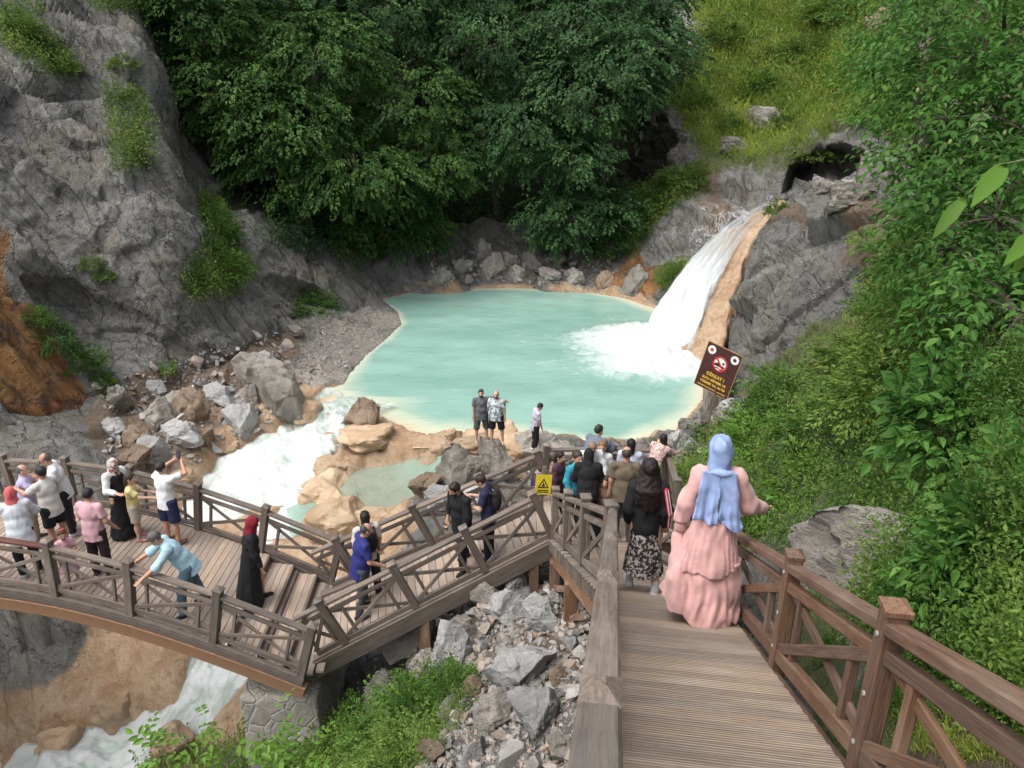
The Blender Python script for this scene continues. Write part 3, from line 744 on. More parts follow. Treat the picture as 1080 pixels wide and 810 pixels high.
for k in range(3):
    zz = z0-(k+1)*.165
    A, B, C_, D = [np.array([p[0], p[1], zz]) for p in (sN(stp[k]), sF(stp[k]), sN(stp[k+1]), sF(stp[k+1]))]
    boards(m, A, B, C_, D, .13, .009, .04)
    riser.beam(A+(.012, .05, .07), B+(.012, -.05, .07), .03, .15)
    riser.beam(A+(0.0, .05, .148), B+(0, -.05, .148), .055, .042)
m.build('walking_boards', W_DECK, bridge); riser.build('step_riser', W_RAIL, bridge)
ZB = z0-3*.165                                        # foot of the steps = lower landing
lowp = MB(); boards(lowp, (-3.27, 9.42, ZB-.002), (-3.32, 11.75, ZB-.002), (-2.95, 9.55, ZB-.002), (-3.1, 11.6, ZB-.002), .13); lowp.build('walking_boards', W_DECK, bridge)
ss = np.linspace(0, 8.0, 33)
for L_ in ([sN(s)+(0, -.03, 0) for s in ss], [sF(s)+(0, .03, 0) for s in ss], [(sN(s)+sF(s))/2 for s in ss]): slab_line(MB(), L_, .15, .22, -.33).build('arch_beam', W_BEAM, bridge)
m = MB(); slab_line(m, [sN(s)+(0, -.05, 0) for s in ss], .08, .17, -.12); slab_line(m, [sF(s)+(0, .05, 0) for s in ss], .08, .17, -.12)
for s in np.linspace(.2, 7.9, 18): m.beam(sN(s)-(0, -.05, .14), sF(s)-(0, .05, .14), .08, .14)
m.build('stringer', W_RAIL, bridge)
def bup(f, s):
    a = f(min(s+.3, 8))-f(max(s-.3, 0)); u = np.cross(np.cross(a, UPZ), a); return nrm(nrm(u)*.8+UPZ*.2)
for f, off in ((sN, -.02), (sF, .02)):
    pts = [0, 1, 2, 3, 4, 5, 6, 7, 7.97] if off < 0 else [0, 1, 2, 3, 4, 5, 6.05, 7.0, 7.97]
    if off < 0:
        rail_run(bridge, [f(s)+(0, off, 0) for s in pts[:6]], [bup(f, s) for s in pts[:6]], H=.98, pw=.12, posts=[1]*5+[0], mats=[W_RAIL, W_RAIL, W_RED, W_RED, W_RED])
        rail_run(bridge, [f(s)+(0, off, 0) for s in pts[5:]], [bup(f, s) for s in pts[5:]], H=.98, pw=.13)
    else: rail_run(bridge, [f(s)+(0, off, 0) for s in pts], [bup(f, s) for s in pts], H=.98, pw=.12)

# ---- masonry pier under the bridge end
def mat_masonry():
    t = NT('rubble_masonry'); P = t.obj()
    sp_ = t.new('ShaderNodeSeparateColor'); t.L(t.voro(P, 3.2, 'F1', 'Color'), sp_.inputs[0]); c = t.ramp(sp_.outputs[0], [(0, (.22, .20, .17)), (.5, (.36, .34, .30)), (1, (.42, .38, .31))]); e = t.mr(t.voro(P, 3.2, 'DISTANCE_TO_EDGE'), .01, .07)
    col = c; col = t.mix(t.mr(t.noise(P, 6, 6, .7), .4, .7), col, (.25, .22, .18)); col = t.mix(e, (.36, .34, .31), col)
    col = t.mix(.55, col, t.mix(t.mr(t.noise(P, 4, 6, .7), .35, .65), (.26, .245, .215), (.36, .345, .31)))
    h = t.math('ADD', t.math('MULTIPLY', e, .35), t.math('MULTIPLY', t.noise(P, 12, 6, .75), .9))
    return t.done(col, .9, t.bump(h, .05))
M_MASON = mat_masonry()
def block(name, lo, hi, mat, n=26, amp=.04, parent=None):
    import bmesh
    bm = bmesh.new(); bmesh.ops.create_cube(bm, size=1); bmesh.ops.subdivide_edges(bm, edges=bm.edges, cuts=n, use_grid_fill=True)
    lo, hi = np.array(lo), np.array(hi); V = np.array([v.co[:] for v in bm.verts]); W = (V+.5)*(hi-lo)+lo
    W += (V/np.maximum(np.linalg.norm(V, axis=1), .1)[:, None])*((fbm(W*2.2, 4, 5)*amp)[:, None])
    for v, c in zip(bm.verts, W): v.co = c
    me = bpy.data.meshes.new(name); bm.to_mesh(me); bm.free(); me.materials.append(mat)
    for p in me.polygons: p.use_smooth = True
    return link(bpy.data.objects.new(name, me), parent)
pier = block('stone_pier', (-4.35, 9.47, -12.0), (-3.12, 11.9, -9.22), M_MASON); tag(pier, 'rough masonry pier of pale stones holding up the right end of the arched bridge', 'pier')
pier = block('stone_abutment', (-15.0, 10.6, -12.0), (-12.6, 13.6, -8.9), M_MASON); tag(pier, 'rough masonry abutment at the left end of the arched bridge', 'abutment')
# ================================================================== WATER
def mat_pool():
    t = NT('milky_pool_water'); P = t.obj()
    sh = t.attr('shallow'); fo = t.attr('foam')
    col = t.mix(t.mr(t.noise(t.mapv(P, (.5, 1.2, 1)), .35, 4, .6), .3, .7), (.195, .35, .298), (.26, .43, .372))
    nb = t.noise(P, 1.4, 5, .65)
    s2 = t.math('ADD', sh, t.math('MULTIPLY', t.math('SUBTRACT', nb, .5), .35))
    col = t.mix(t.mr(s2, .25, .95), col, (.52, .56, .43)); col = t.mix(t.mr(s2, .75, 1.15), col, (.56, .43, .29))
    fn = t.noise(t.mapv(P, (1.0, 1.0, 1)), 1.3, 9, .72, .8)
    fm = t.mr(t.math('ADD', fo, t.math('MULTIPLY', t.math('SUBTRACT', fn, .5), 1.7)), .22, .98)
    col = t.mix(fm, col, (.56, .60, .59))
    wv = t.math('ADD', t.math('MULTIPLY', t.noise(t.mapv(P, (1, 2.2, 1)), 1.1, 5, .6, .6), 1.0), t.math('MULTIPLY', t.noise(P, 6, 4, .65), .35))
    t.b.inputs['Specular IOR Level'].default_value = .5; t.b.inputs['IOR'].default_value = 1.33
    return t.done(col, t.mix(fm, .07, .7), t.bump(wv, .04, .8))
def mat_white(name, lo, hi, base=(.60, .63, .62), deep=(.42, .56, .50), across=7.0, along=.8, edge=.12):
    """rushing water: 'fl' = (across 0-1, metres along, thinness)"""
    t = NT(name); f = t.attr('fl', 'Vector'); sep = t.new('ShaderNodeSeparateXYZ'); t.L(f, sep.inputs[0])
    st = t.noise(t.mapv(f, (across, along, 0)), 1.0, 8, .7, .5); fine = t.noise(t.mapv(f, (across*4, along*1.6, 0)), 1.0, 6, .7, .3)
    w = t.math('ADD', t.math('MULTIPLY', st, .65), t.math('MULTIPLY', fine, .35))
    cover = t.mr(t.math('SUBTRACT', w, t.math('MULTIPLY', sep.outputs[2], .5)), lo, hi)
    col = t.mix(cover, deep, base)
    ed = t.math('MINIMUM', sep.outputs[0], t.math('SUBTRACT', 1.0, sep.outputs[0]))
    ed = t.mr(t.math('ADD', ed, t.math('MULTIPLY', t.math('SUBTRACT', w, .5), .35)), 0, edge)
    al = t.math('MULTIPLY', ed, t.math('SUBTRACT', 1.0, t.math('MULTIPLY', sep.outputs[2], t.math('SUBTRACT', 1.0, cover))), clamp=True)
    t.setin(t.b.inputs['Alpha'], al); t.b.inputs['Subsurface Weight'].default_value = 0
    return t.done(col, t.mix(cover, .2, .6), t.bump(w, .10, 1.0))
M_POOL = mat_pool()
M_STREAM = mat_white('rushing_stream', .36, .56, (.64, .66, .65), (.44, .52, .47), 5.0, .9)
M_FALL = mat_white('falling_water', .30, .52, (.60, .63, .64), (.52, .56, .56), 14, .55, .10)
HIT_L, HIT_R = Uz(684, 354, ZP), Uz(722, 384, ZP)
def pool():
    st = .11; x = np.arange(-8.6, 10.6, st); y = np.arange(21.0, 44.5, st*1.2); X, Y = [a.ravel() for a in np.meshgrid(x, y, indexing='ij')]
    sp = poly_sd(X, Y, POOL); P = np.stack([X, Y, 0*X], 1)
    a, e = HIT_L[:2], (HIT_R-HIT_L)[:2]; t = np.clip(((X-a[0])*e[0]+(Y-a[1])*e[1])/(e@e), 0, 1); dx, dy = X-a[0]-t*e[0], Y-a[1]-t*e[1]
    o = nrm((-.97, -.22)); al = dx*o[0]+dy*o[1]; ac = -dx*o[1]+dy*o[0]
    d = np.hypot(np.where(al > 0, al*.48, al*1.5), ac*.95)
    foam = np.clip(1.30-d/1.7, 0, 1.05)+.30*np.exp(-(d/4.5)**2)
    do = np.hypot(X+6.2, Y-25.5); foam = np.maximum(foam, np.clip(.95-do/1.3, 0, 1))
    wid = 1.1+3.2*np.clip(1-np.hypot(X+4.5, Y-25.5)/5.5, 0, 1)+1.2*np.clip((24.5-Y)/2, 0, 1)
    wid = wid*(1+.5*vnoise(P*.6, 12))*np.where((X < -2.5) & (Y > 26.5), .45, 1)
    sh = np.clip(1-(-sp)/wid, 0, 1.2)*np.where((X < -3) & (Y > 27), .8, 1)
    Z = ZP+.025*vnoise(P*1.1, 3)+np.clip(1.2-d/1.9, 0, 1)*(.22+.25*np.abs(vnoise(P*2.0, 5)))
    F = quad_grid(len(x), len(y)); V = np.stack([X, Y, Z], 1)
    keep = (sp[F] < .7).any(1); F = F[keep]; u, inv = np.unique(F, return_inverse=True); F = inv.reshape(F.shape)
    o = mesh_np('pool_water', V[u], F, M_POOL, None, True, {'shallow': sh[u], 'foam': foam[u]}); tag(o, kind='structure')
def ribbon(name, line, n0, n1, mat, thin, turb=.1, widen=1.1):
    L = cr_sample(np.asarray(line, float), np.linspace(0, len(line)-1, n0)); tg = np.gradient(L[:, :2], axis=0); tg /= np.linalg.norm(tg, axis=1)[:, None]
    s = np.r_[0, np.cumsum(np.linalg.norm(np.diff(L[:, :3], axis=0), axis=1))]
    a = np.linspace(-1, 1, n1); V = np.zeros((n0, n1, 3))
    V[..., 0] = L[:, None, 0]+tg[:, None, 1]*a*L[:, None, 3]*widen; V[..., 1] = L[:, None, 1]-tg[:, None, 0]*a*L[:, None, 3]*widen; V[..., 2] = L[:, None, 2]
    V = V.reshape(-1, 3); V[:, 2] += turb*(fbm(V*1.3, 4, 7)+.35)
    fl = np.stack([np.tile((a+1)/2, n0), np.repeat(s, n1), np.interp(np.repeat(s, n1), np.linspace(0, s[-1], len(thin)), thin)], 1)
    F = quad_grid(n0, n1); N = vnormals(V, F)
    if N[:, 2].mean() < 0: F = F[:, ::-1]
    o = mesh_np(name, V, F, mat, None, True, {'fl': fl}); tag(o, kind='structure'); return o
pool()
ribbon('stream_water', STREAM, 520, 46, M_STREAM, [.3, .05, .0, .0, .0, .05, .0, .0, .0, .1], .22, 1.15)
ribbon('basin_water', SIDE, 200, 30, mat_white('basin_water', .42, .62, (.62, .65, .63), (.30, .445, .365), 5.0, .9), [.35, .1, .3, .5, .55, .45, .15], .03, 1.05)
def fall():
    rows = CH; n0, n1 = 190, 70
    C_ = cr_sample(rows, np.linspace(.55, 5.6, n0)); t = np.linspace(0, 1, n0)
    S = np.zeros((n0, n1, 3))
    for i in range(n0):
        lo, hi = np.interp(t[i], [0, .3, .6, .8, 1], [.55, .65, .85, 1.2, 1.5]), np.interp(t[i], [0, .3, .6, .8, 1], [2.9, 3.0, 3.1, 3.15, 3.2])
        S[i] = cr_sample(C_[i], np.linspace(lo, hi, n1))
    V = S.reshape(-1, 3); F = quad_grid(n0, n1); N = vnormals(V, F)
    if N[:, 2].mean() < 0: F = F[:, ::-1]; N = -N
    tt = np.repeat(t, n1); a = np.tile(np.linspace(0, 1, n1), n0)
    s = np.repeat(np.r_[0, np.cumsum(np.linalg.norm(np.diff(S.mean(1), axis=0), axis=1))], n1)
    q = np.stack([a*9, s*.5, 0*s], 1)
    V = V+N*(.16+.10*np.sin(np.pi*a)+.12*fbm(q, 4, 5)+.25*np.clip(.25-tt, 0, 1))[:, None]
    thin = np.interp(tt, [0, .45, .7, 1], [.0, .1, .55, .95])*np.clip(.75+.6*a, 0, 1)
    o = mesh_np('waterfall', V, F, M_FALL, None, True, {'fl': np.stack([a, s, thin], 1)}); tag(o, kind='structure')
fall()
# ================================================================== BOULDERS AND RUBBLE
import bmesh
B_GREY = mat_boulder('grey_stone', (.225, .205, .18), (.34, .315, .28), (.43, .41, .375))
B_PALE = mat_boulder('pale_stone', (.30, .30, .295), (.43, .42, .405), (.52, .51, .49))
B_TAN = mat_boulder('tan_crusted_stone', (.40, .275, .17), (.54, .41, .28), (.36, .30, .24), .6)
B_BROWN = mat_boulder('brown_stone', (.20, .145, .10), (.31, .23, .165), (.36, .32, .27))
def rock_mesh(name, seed, sub=4, planes=11, rough=.06, soft=False):
    r = np.random.default_rng(seed); bm = bmesh.new(); bmesh.ops.create_icosphere(bm, subdivisions=sub, radius=1.0)
    V = np.array([v.co[:] for v in bm.verts])
    for _ in range(planes):
        n = r.normal(size=3); n /= np.linalg.norm(n); d = r.uniform(.36, .74) if not soft else r.uniform(.7, .92)
        k = V@n; V = V-np.outer(np.maximum(k-d, 0)*(1 if not soft else .8), n)
    V = V+(V/np.linalg.norm(V, axis=1)[:, None])*(fbm(V*1.6+seed, 4, seed)*rough+(facet(V*2.4+seed, seed, 1.2)*.085+facet(V*6.0+seed, seed+9)*.035 if not soft else facet(V*1.8+seed, seed)*.05))[:, None]
    V -= (V.max(0)+V.min(0))/2; V /= (V.max(0)-V.min(0))   # unit box
    for v, c in zip(bm.verts, V): v.co = c
    me = bpy.data.meshes.new(name); bm.to_mesh(me); bm.free()
    for p in me.polygons: p.use_smooth = True
    try: me.set_sharp_from_angle(angle=R(32))
    except Exception: pass
    return me
ROCKS = {}
for mt, key, soft in ((B_GREY, 'grey', 0), (B_PALE, 'pale', 0), (B_TAN, 'tan', 1), (B_BROWN, 'brown', 0)):
    ROCKS[key] = []
    for s in range(6):
        me = rock_mesh('boulder', s*7+{'grey': 1, 'pale': 2, 'tan': 3, 'brown': 4}[key], 5, 15, .07 if not soft else .16, bool(soft)); me.materials.append(mt); ROCKS[key].append(me)
def boulder(u, v, w, h, key, label, group=None, var=None, rz=None, tilt=None, depth=.9, sink=.42, *, names=('ground', 'hillside', 'cliff')):
    """a stone seen w by h picture units across, its visible base standing at (u, v)"""
    p = pick(u, v, names)
    if p is None: return None
    if group == G3: w, h = w*.84, h*.84
    p0, n = p[0], p[1]; d = p0[1]*CT-p0[2]*ST; W = w*d/FPX; H = h*d/FPX*(1.12 if key != 'tan' else .82)
    D = W*depth; me = ROCKS[key][(var if var is not None else random.randrange(6))]
    o = bpy.data.objects.new('boulder', me); COL.objects.link(o)
    o.scale = (W, D, H*(1+sink)); o.rotation_euler = (random.uniform(-.12, .12) if tilt is None else tilt[0], random.uniform(-.12, .12) if tilt is None else tilt[1], random.uniform(-.35, .35) if rz is None else rz)
    o.location = (p0[0], p0[1]+D*.3, p0[2]+H*(.5-sink*.5))
    tag(o, label, 'boulder', group); return o
G1 = 'boulders strewn on the left shore'; G2 = 'tan crusted boulders in the outlet'; G3 = 'stones of the rubble slope beside the stairs'; G4 = 'rocks at the far foot of the cliff'; G5 = 'rocks heaped under the sign'
for a in [
 (272, 414, 58, 38, 'grey', 'large dark grey boulder, uppermost of the big pair on the left shore', G1), (299, 446, 56, 56, 'grey', 'tallest grey brown slab boulder beside the white cascade', G1), (318, 448, 40, 30, 'tan', 'rounded tan boulder leaning on the tall slab by the cascade', G1),
 (190, 470, 42, 24, 'pale', 'pale brick shaped block lying on the brown left shore', G1), (253, 464, 38, 32, 'pale', 'pale pinkish boulder with a flat face just left of the cascade', G1), (163, 420, 23, 16, 'pale', 'small pale stone at the top of the brown shore under the cliff', G1),
 (124, 437, 30, 26, 'grey', 'grey boulder at the foot of the orange stained cliff', G1), (166, 452, 32, 28, 'grey', 'mottled grey boulder between the pale block and the cliff', G1), (119, 462, 24, 18, 'pale', 'small whitish stone below the orange cliff', G1),
 (143, 472, 38, 20, 'brown', 'flat brown boulder on the left shore near the bridge', G1), (200, 444, 46, 30, 'brown', 'broad brown boulder in the middle of the left shore', G1), (232, 430, 42, 22, 'pale', 'long pale boulder behind the broad brown one', G1),
 (180, 430, 26, 14, 'grey', 'small grey stone above the broad brown boulder', G1), (259, 436, 32, 26, 'grey', 'grey boulder wedged below the large dark one', G1), (281, 384, 20, 12, 'pale', 'pale stone on the track below the cliff slab', G1),
 (311, 356, 20, 12, 'grey', 'small grey stone at the edge of the gravel beach', G1), (226, 446, 22, 14, 'brown', 'small brown stone beside the pale pinkish boulder', G1), (215, 470, 26, 16, 'brown', 'brown stone right of the pale block', G1),
 (140, 500, 40, 26, 'brown', 'brown boulder behind the bridge railing on the left', G1), (155, 490, 34, 24, 'pale', 'pale boulder behind the yellow shirted child', G1), (185, 512, 34, 14, 'tan', 'flat tan stone by the bridge railing', G1), (242, 480, 24, 14, 'tan', 'small tan stone at the cascade edge', G1),
 (379, 450, 42, 26, 'brown', 'rounded grey brown boulder standing in the pool outlet', G2), (385, 474, 72, 22, 'tan', 'long tan boulder across the pool outlet', G2), (350, 478, 38, 20, 'tan', 'tan boulder splitting the white cascade', G2), (350, 502, 44, 18, 'tan', 'tan boulder above the little green basin', G2),
 (345, 540, 66, 44, 'tan', 'broad smooth tan boulder beside the falls above the bridge', G2), (352, 572, 74, 50, 'tan', 'largest smooth tan boulder just behind the ramp', G2), (388, 566, 50, 28, 'tan', 'tan boulder with brown cracks behind the navy shirted man', G2),
 (458, 488, 42, 26, 'tan', 'round tan boulder near the foamy side channel', G2), (474, 462, 16, 11, 'tan', 'small round tan stone at the water edge', G2), (450, 500, 34, 20, 'tan', 'tan boulder left of the big grey block', G2), (499, 478, 46, 18, 'tan', 'flat tan boulder in front of the wading pair', G2),
 (520, 472, 66, 20, 'tan', 'low tan rock the two wading men stand on', G2), (548, 488, 56, 32, 'tan', 'tan boulder between the wading pair and the lone man', G2), (447, 528, 34, 26, 'brown', 'round grey brown boulder at the basin edge behind the ramp', G2),
 (484, 522, 58, 54, 'grey', 'big pointed grey block behind the man in black', G2), (522, 510, 40, 44, 'grey', 'tilted grey slab split by a dark crack beside the ramp', G2), (567, 492, 46, 30, 'grey', 'grey boulder under the lone man in white shoes', G2), (596, 492, 44, 20, 'grey', 'flat grey boulder right of the lone man', G2),
 (465, 540, 40, 26, 'pale', 'pale boulder behind the ramp railing', G2), (545, 505, 30, 18, 'brown', 'brown boulder beside the yellow warning sign', G2), (575, 520, 40, 22, 'grey', 'grey boulder behind the yellow warning sign', G2), (510, 540, 44, 24, 'pale', 'pale boulder under the far rail of the ramp', G2),
 (716, 474, 26, 22, 'pale', 'pale rock by the pool right of the leaning woman', G5), (727, 462, 24, 20, 'grey', 'grey rock in the heap left of the sign post', G5), (731, 480, 22, 14, 'pale', 'low pale rock nearest the landing in the heap under the sign', G5), (704, 482, 22, 18, 'grey', 'grey rock at the landing end of the heap', G5),
 (737, 452, 20, 18, 'grey', 'upright grey rock left of the sign post', G5), (756, 436, 34, 62, 'grey', 'tall grey pillar rock behind the sign post', G5), (772, 438, 30, 18, 'pale', 'flat pale rock right of the sign post', G5), (768, 452, 26, 16, 'grey', 'grey rock in the weeds below the sign', G5), (752, 460, 22, 14, 'brown', 'brown rock behind the sign post', G5), (690, 490, 20, 16, 'pale', 'small pale rock behind the landing rail', G5), (720, 486, 24, 14, 'grey', 'low grey rock above the weeds', G5),
 (470, 712, 70, 50, 'pale', 'big pale grey slab in the middle of the rubble slope', G3, 0, .5, (.35, -.35)), (430, 700, 90, 50, 'grey', 'dark grey slab under the lower end of the ramp', G3, 1, .5, (.3, -.4)), (535, 660, 62, 46, 'pale', 'whitish boulder near the top of the rubble slope', G3), (572, 668, 52, 44, 'pale', 'bluish grey leaning slab near the top of the rubble', G3),
 (545, 735, 74, 74, 'pale', 'tallest leaning slab of the rubble beside the stairs', G3, 3, .6, (.45, .45)), (490, 680, 40, 34, 'grey', 'grey boulder between the two slabs below the ramp', G3), (565, 782, 70, 50, 'pale', 'broad pale boulder low on the rubble by the stair rail', G3), (520, 770, 56, 40, 'grey', 'grey boulder low on the rubble near the green bush', G3),
 (405, 752, 54, 60, 'grey', 'grey slab half hidden by the bush beside the pier', G3), (540, 628, 34, 24, 'pale', 'pale stone at the foot of the stair support', G3), (512, 640, 40, 26, 'grey', 'grey stone under the middle of the ramp', G3), (585, 640, 24, 18, 'pale', 'small pale stone by the support foot', G3), (470, 650, 44, 28, 'grey', 'long grey rock in the shade of the ramp', G3),
 (500, 802, 34, 26, 'pale', 'pale stone at the bottom of the rubble slope', G3), (455, 806, 40, 24, 'brown', 'brown rock with a hollow below the bush', G3), (595, 808, 44, 30, 'grey', 'grey rock at the foot of the near rail post', G3), (500, 735, 30, 24, 'brown', 'brownish stone under the tall slab', G3), (590, 720, 26, 18, 'brown', 'reddish brown stone beside the rail', G3), (602, 690, 24, 16, 'pale', 'pale flat stone beside the stair rail', G3), (445, 720, 40, 36, 'grey', 'grey block under the pale slab', G3),
 (520, 292, 30, 22, 'grey', 'grey block at the water line below the trees', G4), (562, 286, 22, 18, 'grey', 'squarish grey rock above the water line', G4), (545, 294, 22, 14, 'grey', 'small grey rock at the far water line', G4), (488, 292, 24, 16, 'grey', 'grey rock left of the far grey block', G4), (508, 272, 26, 18, 'grey', 'grey rock high on the far rock pile', G4), (580, 296, 26, 12, 'grey', 'flat dark rock at the far water line', G4), (466, 296, 22, 12, 'grey', 'low rock at the left of the far rock pile', G4), (605, 298, 26, 14, 'grey', 'low rock at the right of the far rock pile', G4), (535, 280, 20, 14, 'grey', 'rock in the middle of the far pile', G4), (640, 302, 24, 14, 'brown', 'rusty rock at the right corner of the far bank', G4), (672, 306, 30, 24, 'grey', 'grey rock just left of the waterfall foot', G4),
 (925, 612, 175, 74, 'grey', 'great grey boulder above the right railing', None, 2, -.5, (.1, -.25), .7, .5), (1048, 545, 60, 42, 'pale', 'pale boulder under the shrubs at the far right', None), (995, 622, 60, 34, 'pale', 'pale boulder low between weeds right of the great grey boulder', None), (1010, 680, 70, 40, 'brown', 'brown earthy boulder below the near shrub', None), (1068, 700, 50, 34, 'pale', 'half buried pale rock behind the near handrail', None),
 (178, 800, 46, 36, 'tan', 'tan rock at the right of the lower rapids', None), (118, 770, 54, 40, 'tan', 'tan rock splitting the lower rapids', None), (60, 806, 60, 40, 'tan', 'tan rock at the left edge of the lower rapids', None),
 (898, 218, 46, 26, 'grey', 'smooth grey block in the hollow above the outcrop', None), (922, 206, 40, 40, 'grey', 'grey rock closing the right side of the hollow', None), (868, 205, 24, 16, 'grey', 'small rock on the floor of the hollow', None), (812, 140, 46, 24, 'grey', 'grey rock breaking through the grass slope', None), (775, 160, 30, 14, 'grey', 'low grey rock at the lower edge of the grass slope', None), (945, 30, 50, 22, 'brown', 'brown rock high on the grass slope', None)]:
    nm = ('ground', 'hillside', 'cliff') if a[1] > 240 or a[0] < 700 else ('rock_outcrop', 'cliff', 'hillside')
    boulder(*a, names=nm)
def tiny_rocks(name, pts, sizes, mat, seed=0):
    """loose stones too many to count, as one mesh"""
    r = np.random.default_rng(seed); base = []
    for k in range(10):
        bm = bmesh.new(); bmesh.ops.create_icosphere(bm, subdivisions=2, radius=.5); V = np.array([v.co[:] for v in bm.verts])
        for _ in range(10):
            n = r.normal(size=3); n /= np.linalg.norm(n); V = V-np.outer(np.maximum(V@n-r.uniform(.12, .30), 0), n)
        F = np.array([[v.index for v in f.verts] for f in bm.faces]); bm.free(); base.append((V, F))
    Vs, Fs, lv, off = [], [], [], 0
    for p, s in zip(pts, sizes):
        V, F = base[r.integers(10)]; q = r.normal(size=(3, 3)); q, _ = np.linalg.qr(q)
        sc = np.diag(r.uniform(.6, 1.25, 3)*s); Vs.append(V@sc@q.T+p+np.array([0, 0, s*.12])); Fs.append(F+off); off += len(V); lv.append(np.full(len(V), r.random()))
    o = mesh_np(name, np.concatenate(Vs), np.concatenate(Fs), mat, None, False, {'lv': np.concatenate(lv)}); tag(o, kind='stuff'); return o
def mat_rubble():
    t = NT('loose_stones'); lv = t.attr('lv'); P = t.obj()
    col = t.ramp(lv, [(0, (.20, .19, .18)), (.35, (.34, .33, .31)), (.6, (.28, .22, .17)), (.75, (.42, .41, .39)), (.92, (.36, .25, .18)), (1, (.52, .51, .49))])
    col = t.mix(t.mr(t.noise(P, 14, 5, .7), .4, .7), col, t.mix(.45, col, (.16, .15, .14)))
    return t.done(col, .9, t.bump(t.noise(P, 30, 5, .7), .02))
M_RUB = mat_rubble()
def px_scatter(polys, n, names, seed, dens=None):
    """points on the ground under picture areas, with normals"""
    r = np.random.default_rng(seed); out = []; nr = []
    pl = [np.array(p, float) for p in polys]; ar = [abs(sum(p[i][0]*p[(i+1) % len(p)][1]-p[(i+1) % len(p)][0]*p[i][1] for i in range(len(p))))/2 for p in pl]
    for p, a in zip(pl, ar):
        k = int(n*a/sum(ar)); lo, hi = p.min(0), p.max(0); got = 0; tries = 0
        while got < k and tries < k*6+50:
            tries += 1; q = lo+(hi-lo)*r.random(2)
            if poly_sd(q[0], q[1], p) > 0: continue
            h = pick(q[0], q[1], names)
            if h is None: continue
            out.append(h[0]); nr.append(h[1]); got += 1
    return np.array(out), np.array(nr)
def stones():
    r = np.random.default_rng(4)
    p, _ = px_scatter([[(400, 660), (470, 600), (600, 590), (650, 620), (650, 830), (430, 830), (480, 760)]], 6500, ('ground',), 1)
    d = p[:, 1]*CT-p[:, 2]*ST; tiny_rocks('rubble', p, d/FPX*(2.2+r.exponential(4.2, len(p))), M_RUB, 2)
    p, _ = px_scatter([[(105, 405), (290, 350), (340, 390), (300, 440), (210, 490), (110, 490)], [(450, 265), (640, 270), (650, 300), (450, 300)], [(690, 470), (760, 430), (790, 450), (720, 500)]], 1500, ('ground', 'cliff', 'hillside'), 3)
    d = p[:, 1]*CT-p[:, 2]*ST; tiny_rocks('shingle', p, d/FPX*(1.5+r.exponential(3.2, len(p))), M_RUB, 5)
    p, _ = px_scatter([[(310, 378), (345, 335), (425, 322), (385, 352), (362, 395), (330, 402)]], 1600, ('ground',), 6)
    d = p[:, 1]*CT-p[:, 2]*ST; tiny_rocks('gravel', p, d/FPX*(1.0+r.exponential(.8, len(p))), M_RUB, 7)
    p, _ = px_scatter([[(820, 620), (1000, 500), (1080, 560), (1080, 800), (940, 760)]], 260, ('hillside',), 8)
    d = p[:, 1]*CT-p[:, 2]*ST; tiny_rocks('scree', p, d/FPX*(3+r.exponential(6, len(p))), M_RUB, 9)
stones()

def spray():
    """drops thrown up where the fall and the cascade strike"""
    r = np.random.default_rng(31); m = mat_plain('water_drops', (.72, .75, .76), .25, .05)
    e = HIT_R-HIT_L; n = 620; p = HIT_L+e*r.random((n, 1))+r.normal(size=(n, 3))*np.array([.55, .5, 0])+np.array([-.25, -.25, 0]); p[:, 2] = ZP+np.abs(r.normal(size=n))*.55+.15
    q = STREAM[r.integers(1, 5, 420), :3]+r.normal(size=(420, 3))*np.array([.9, 1.0, 0]); q[:, 2] += .2+np.abs(r.normal(size=420))*.16
    s = np.r_[r.uniform(.015, .05, n), r.uniform(.012, .035, 420)]
    tiny_rocks('spray', np.concatenate([p, q]), s, m, 32)
spray()
# ================================================================== PLANTS
L_TREE = mat_leaf('shade_tree_leaves', (.033, .076, .020), (.074, .158, .042), (.17, .27, .065), .32, .6, .25)
L_TREE2 = mat_leaf('blue_green_leaves', (.031, .070, .026), (.068, .146, .054), (.135, .24, .082), .30, .6, .25)
L_NEAR = mat_leaf('near_shrub_leaves', (.038, .105, .02), (.08, .20, .038), (.17, .32, .065), .40, .5, .3)
L_BUSH = mat_leaf('bush_leaves', (.048, .110, .02), (.105, .215, .038), (.22, .35, .07), .38)
L_LIME = mat_leaf('bright_leaves', (.09, .19, .025), (.15, .30, .045), (.24, .40, .08), .45, .4)
L_GRASS = mat_leaf('bank_grass', (.19, .27, .035), (.32, .42, .065), (.46, .52, .12), .35, .6)
L_WEED = mat_leaf('weeds', (.070, .125, .024), (.145, .235, .045), (.27, .36, .085), .35, .55)
M_BARK = mat_plain('bark', (.10, .08, .065), .9, .35, 22, .02)
M_STEM = mat_plain('green_stem', (.10, .14, .05), .7, .2, 20)
def unit(A): return A/np.maximum(np.linalg.norm(A, axis=1), 1e-9)[:, None]
